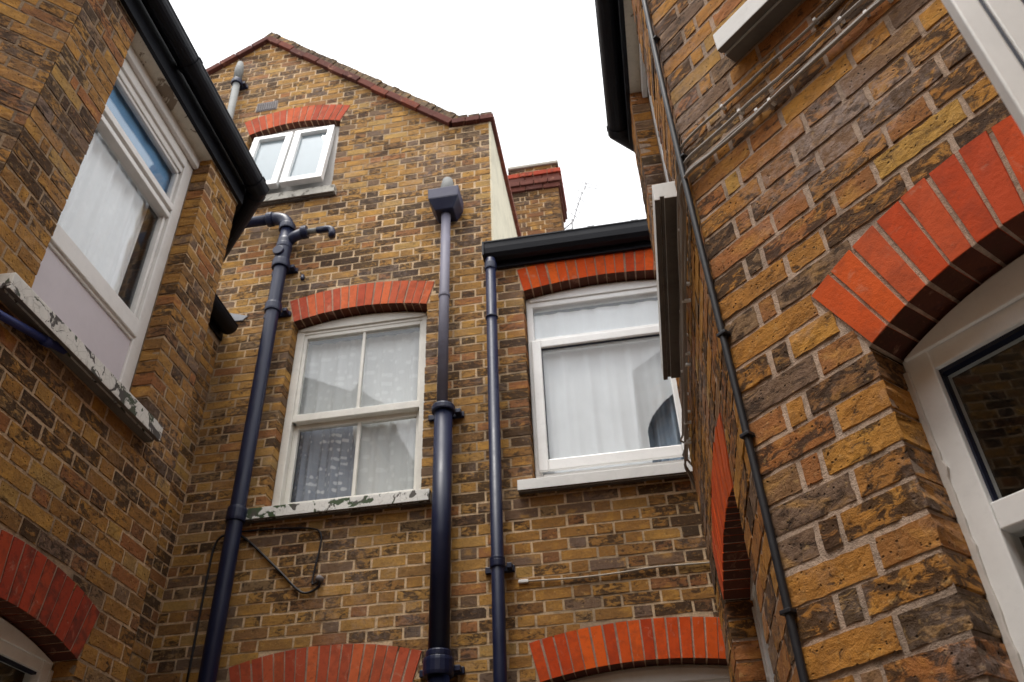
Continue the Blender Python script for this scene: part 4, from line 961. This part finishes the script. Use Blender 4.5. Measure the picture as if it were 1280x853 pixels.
mb = MB(); mb.tube([BACK.P(MX+0.01, 1.46, 0.10), BACK.P(MX+0.01, 3.15, 0.10)], 0.061, 22); mb.build('lower_pipe', 'pipe_navy', hp, smooth=True)
mb = MB(); mb.tube([BACK.P(MX+0.01, ZG, 0.10), BACK.P(MX+0.01, 1.46, 0.10)], 0.062, 22); mb.build('foot_pipe', 'pipe_navy', hp, smooth=True)
for z, r, h, mt, e in ((4.17, 0.044, 0.035, 'pipe_faded', 0), (3.155, 0.080, 0.05, 'pipe_navy', 0.125), (1.45, 0.088, 0.10, 'pipe_navy', 0.13), (1.52, 0.074, 0.04, 'pipe_navy', 0)):
    collar(hp, BACK.P(MX+(0.01 if z < 3.5 else 0), z, 0.10), r, h, mt, ears=e)

# slim downpipe from the rear gutter
dp = thing('downpipe', 'slim navy downpipe dropping from the end of the rear gutter', 'drainpipe', (-0.83, D-0.1, 0))
mb = MB(); mb.tube([BACK.P(-0.828, ZG, 0.098), BACK.P(-0.828, 4.47, 0.098)], 0.039, 18); mb.build('pipe', 'pipe_navy', dp, smooth=True)
for z, h, e in ((4.40, 0.07, 0), (2.02, 0.05, 0.09), (2.05, 0.02, 0), (3.9, 0.012, 0)): collar(dp, BACK.P(-0.828, z, 0.098), 0.047, h, 'pipe_navy', ears=e)

# vent pipe up the gable
vp = thing('vent_pipe', 'short weathered grey vent pipe with black collar near the gable peak', 'pipe', (-3.37, D-0.08, 6.3+ZC))
mb = MB(); mb.tube([BACK.P(-3.33, 5.6, 0.08), BACK.P(-3.39, 7.40, 0.08)], 0.036, 16); mb.build('pipe', 'vent_grey', vp, smooth=True)
mb = MB(); mb.tube([BACK.P(-3.39, 7.40, 0.08), BACK.P(-3.402, 7.62, 0.08), BACK.P(-3.407, 7.735, 0.08)], [0.040, 0.046, 0.030], 16); mb.build('top_section', 'vent_grey', vp, smooth=True)
collar(vp, BACK.P(-3.39, 7.40, 0.08), 0.056, 0.06, 'pipe_navy', ears=0.09)
# pipe stub and air brick
mb = MB(); mb.tube([BACK.P(-2.39, 4.66, -0.02), BACK.P(-2.375, 4.64, 0.04), BACK.P(-2.34, 4.54, 0.11)], 0.015, 12); tag(mb.build('pipe_stub', 'pipe_navy', smooth=True), 'short black pipe stub poking from the brick above the sash window', 'pipe')
ab = MB(); ab.box(BACK, -3.155, -2.94, 6.965, 7.10, -0.05, 0.004); abo = ab.build('air_brick', 'vent_brick', wg)
for k in range(9):
    m_ = MB(); m_.box(BACK, -3.148+k*0.023, -3.148+k*0.023+0.012, 6.975, 7.09, 0.0045, 0.012); m_.build('air_brick_slat', 'vent_brick', wg)

# ================================================================== CABLES
def cable(pts, r, mat, name, label, group=None, n=8):
    mb = MB(); mb.tube(pts, r, n); o_ = mb.build(name, mat, smooth=True); tag(o_, label, 'cable', group); return o_
def clips(o_, pts, mat='clip_white', r=0.006):
    for p, F_ in pts:
        mb = MB(); s_, z_, d_ = p; mb.box(F_, s_-r*0.8, s_+r*0.8, z_-r, z_+r*0.9, 0.0, d_+r*0.9); mb.build('cable_clip', mat, o_, bevel=0.0015)
lab4 = ['thin grey cable topmost of the four strung below the white sills of the bay', 'grey cable second from the top below the white sills of the bay', 'grey cable third from the top of four strung along the bay', 'lowest grey cable of the four strung along the bay']
for k, (z, dd) in enumerate(((2.052, 0.010), (1.975, 0.012), (1.925, 0.011), (1.908, 0.020))):
    pts = []
    for t_ in np.linspace(1.30, 0.09, 14): pts.append(RCAN.P(t_, z+0.004*math.sin(t_*9+k)+0.003*math.sin(t_*23+k*2), dd+0.003*abs(math.sin(t_*11+k))))
    c_ = RCAN.P(0.0, z-0.004, 0.0); zz = z+ZC
    e_ = RMID.P(-1.808-0.11, z-0.012*(k % 2), dd+0.004); st_ = RCAN.P(0.07, z, dd+0.002)
    mid = (RX-0.035-0.006*k, 1.80-0.004*k, zz-0.004); pts += arc_pts(st_, mid, e_, 8)[1:]
    for y_ in np.linspace(2.05, 3.52, 14): pts.append(RMID.P(-y_, z-0.01+0.006*math.sin(y_*7+k), dd+0.004+0.004*abs(math.sin(y_*5+k))))
    pts.append(RMID.P(-3.56, z-0.02, 0.03)); pts.append((RX+0.03, 3.63, z+ZC-0.03-0.05*k))
    cb = cable(pts, 0.0055 if k else 0.0048, 'cable_grey', 'cable', lab4[k], 'cables along the bay')
    clips(cb, [((t_, z+0.002, dd+0.004), RCAN) for t_ in (0.18+0.05*k, 0.52+0.06*k, 0.9)] + [((-y_, z-0.01, dd+0.005), RMID) for y_ in (2.15+0.07*k, 2.6+0.05*k, 3.0+0.06*k, 3.35)])
pts = [(RX-0.012+0.006*math.sin(z*2.1), 1.808-0.010-0.002*math.sin(z*3.7), z+ZC) for z in np.linspace(4.1, -1.3, 40)]
cb = cable(pts, 0.0092, 'cable_black', 'cable', 'thick black cable running down the corner of the bay', n=10)
for z in (2.62, 2.0, 1.32, 1.02, 0.6): 
    mb = MB(); mb.box(RCAN, -0.012, 0.016, z-0.005, z+0.005, 0.0, 0.024); mb.build('cable_clip', 'cable_black', cb, bevel=0.002)
def smooth_path(P, n=5):
    out = []
    P = [np.array(p, float) for p in P]; Q = [P[0]]+P+[P[-1]]
    for i in range(1, len(Q)-2):
        for t in np.linspace(0, 1, n, endpoint=False):
            p0, p1, p2, p3 = Q[i-1], Q[i], Q[i+1], Q[i+2]
            out.append(0.5*((2*p1)+(-p0+p2)*t+(2*p0-5*p1+4*p2-p3)*t*t+(-p0+3*p1-3*p2+p3)*t**3))
    out.append(P[-1]); return [tuple(p) for p in out]
B = lambda s, z, d=0.012: BACK.P(s, z, d)
loop = smooth_path([B(-2.72, 1.5), B(-2.72, 2.16), B(-2.70, 2.405), B(-2.60, 2.44), B(-2.50, 2.40), B(-2.253, 2.17), B(-2.10, 2.02), B(-2.03, 1.995), B(-1.965, 2.03), B(-1.96, 2.06, 0.03)])
cable(loop, 0.0075, 'cable_black', 'cable', 'slack black cable sagging behind the soil pipe to a wall entry below the peeling sill')
cable(smooth_path([B(-2.55, 2.455), B(-2.3, 2.45), B(-2.06, 2.425), B(-1.99, 2.38), B(-1.985, 2.29), B(-2.005, 2.14), B(-2.01, 2.05), B(-1.975, 2.05, 0.03)]), 0.006, 'cable_black', 'cable', 'black cable looping down from beneath the peeling sill to a wall entry')
mb = MB(); mb.tube([B(-1.965, 2.075, -0.02), B(-1.965, 2.075, 0.025), B(-1.965, 2.07, 0.045)], [0.026, 0.022, 0.012], 14); tag(mb.build('cable_entry', 'vent_brick', smooth=True), 'small lump of cement where the black cables enter the rear wall', 'cable entry')
thin = smooth_path([B(-0.69, 1.935), B(-0.6, 1.932), B(-0.35, 1.925), B(-0.1, 1.932), B(0.1, 1.945), B(0.41, 1.94), B(0.8, 1.945)])
tc = cable(thin, 0.0055, 'cable_pale', 'cable', 'thin pale cable crossing the brick under the wide white arched window')
mb = MB(); mb.box(BACK, -0.72, -0.66, 1.925, 1.945, 0.0, 0.02); mb.build('cable_clip', 'clip_white', tc, bevel=0.003)

# ================================================================== HOUSE ACROSS THE YARD (behind the camera; seen mirrored in the panes)
fh = thing('facing_house', 'gabled brick house across the yard mirrored in the sash window', 'house', (-1.0, -5.5, 0))
FF_ = Face((0, -4.2), (-1, 0)); OF = [Opening(-0.5, 0.5, 2.2, 3.7), Opening(1.6, 2.6, 2.2, 3.7), Opening(4.3, 5.3, 2.4, 4.0), Opening(4.5, 5.4, 5.2, 6.6)]
FTP = [(-5.0, 6.4), (3.1, 6.4), (3.15, 6.6), (4.0, 7.8), (5.3, 10.2), (7.6, 8.0)]; FT = Top(FTP)
mb = MB(); wall_panel(mb, FF_, -5.0, 7.6, ZG, 0, OF, FT, d=0.0); mb.build('wall', 'brick_left', fh)
for o_ in OF:
    wn_ = win_frame(FF_, fh, [('box', o_.s0, o_.s0+0.07, o_.z0, o_.zs, -0.15, -0.1), ('box', o_.s1-0.07, o_.s1, o_.z0, o_.zs, -0.15, -0.1), ('box', o_.s0+0.07, o_.s1-0.07, o_.zs-0.07, o_.zs, -0.15, -0.1), ('box', o_.s0+0.07, o_.s1-0.07, o_.z0, o_.z0+0.08, -0.15, -0.1), ('box', o_.s0+0.07, o_.s1-0.07, (o_.z0+o_.zs)/2-0.03, (o_.z0+o_.zs)/2+0.03, -0.15, -0.1)], 'sash_clean')
    pane(FF_, wn_, o_.s0+0.06, o_.s1-0.06, o_.z0+0.06, o_.zs-0.06, -0.125); sill(FF_, wn_, o_.s0-0.1, o_.s1+0.1, o_.z0-0.01, 0.08, 0.07, 'sill_white'); room(FF_, fh, o_)
mb = MB()
for a, b in zip(FTP[:-1], FTP[1:]): mb.prism(FF_, [a, b, (b[0], b[1]+0.08), (a[0], a[1]+0.08)], -5.0, 0.12)
mb.build('roof', 'slate', fh)

# ================================================================== CHIMNEY AND AERIAL
ch = thing('chimney_stack', 'square brick chimney stack with red oversailing bands beyond the extension roof', 'chimney', (-0.7, D+2.7, 4.8+ZC))
CY = D+2.4; CF = Face((0, CY), (1, 0)); CX0, CX1 = -0.98, -0.395; CSD = Face((CX1, 0), (0, 1)); CZ0, CZ1 = 4.9, 8.30
mb = MB(); mb.box(CF, CX0+0.004, CX1-0.004, CZ0, CZ1, -0.6, -0.006); mb.build('core', 'mortar_rear', ch)
cw = thing('x', 'x', 'x', (0, 0, 0)) if False else None
core = [c for c in ch.children][0]
bl1 = lay(CF, CX0, CX1, CZ0, CZ1-0.42, [], anchor=CX0, zphase=0); bl2 = lay(CSD, CY, CY+0.6, CZ0, CZ1-0.42, [], anchor=CY, zphase=0)
bl1 += lay(CF, CX0-0.03, CX1+0.03, CZ1-0.13, CZ1, [], anchor=CX0-0.03, zphase=0)
put_bricks([(CF, bl1), (CSD, bl2)], core, SET_FAR, 'far', 'brick_chimney', 300)
for z0, z1, e, mt in ((CZ1-0.42, CZ1-0.35, 0.03, 'coping'), (CZ1-0.345, CZ1-0.275, 0.055, 'coping'), (CZ1-0.27, CZ1-0.20, 0.035, 'coping'), (CZ1-0.195, CZ1-0.125, 0.06, 'red_left')):
    n = 3 if e < 0.05 else 4
    for k in range(n):
        a = CX0-e+(CX1-CX0+2*e)*k/n; b = CX0-e+(CX1-CX0+2*e)*(k+1)/n
        m_ = MB(); m_.box(CF, a+0.004, b-0.004, z0, z1, -0.60-e, e+rng.normal(0, 0.003)); m_.build('band_brick', mt, ch, bevel=0.004)
mb = MB(); mb.box(CF, CX0-0.03, CX1+0.03, CZ1+0.001, CZ1+0.05, -0.63, 0.03); mb.build('cap', 'cement', ch, bevel=0.01)
ar = thing('tv_aerial', 'thin leaning television aerial standing beyond the rear gutter', 'aerial', (-0.28, D+3.0, 5.5+ZC))
AY = D+3.0; AP_ = lambda x, z, dy=0: (x, AY+dy, z+ZC)
mb = MB(); mb.tube([AP_(-0.36, 5.2), AP_(-0.30, 7.67), AP_(-0.285, 7.9)], 0.012, 8); mb.build('mast', 'metal', ar, smooth=True)
mb = MB(); mb.tube([AP_(-0.42, 7.72), AP_(-0.27, 7.86), AP_(-0.22, 8.05), AP_(-0.12, 8.35), AP_(-0.04, 8.52)], 0.009, 8); mb.build('boom', 'metal', ar, smooth=True)
for q, (x, z, l) in enumerate(((-0.25, 7.95, 0.05), (-0.22, 8.05, 0.05), (-0.185, 8.15, 0.045), (-0.155, 8.25, 0.045), (-0.12, 8.35, 0.05), (-0.07, 8.46, 0.16), (-0.04, 8.52, 0.14))):
    mb = MB(); mb.tube([AP_(x-l, z+0.02, -0.05), AP_(x+l, z-0.02, 0.05)], 0.0055, 6); mb.build('element', 'metal', ar, smooth=True)
mb = MB(); mb.tube([AP_(-0.075, 8.38), AP_(-0.05, 8.58)], 0.006, 6); mb.build('element', 'metal', ar)
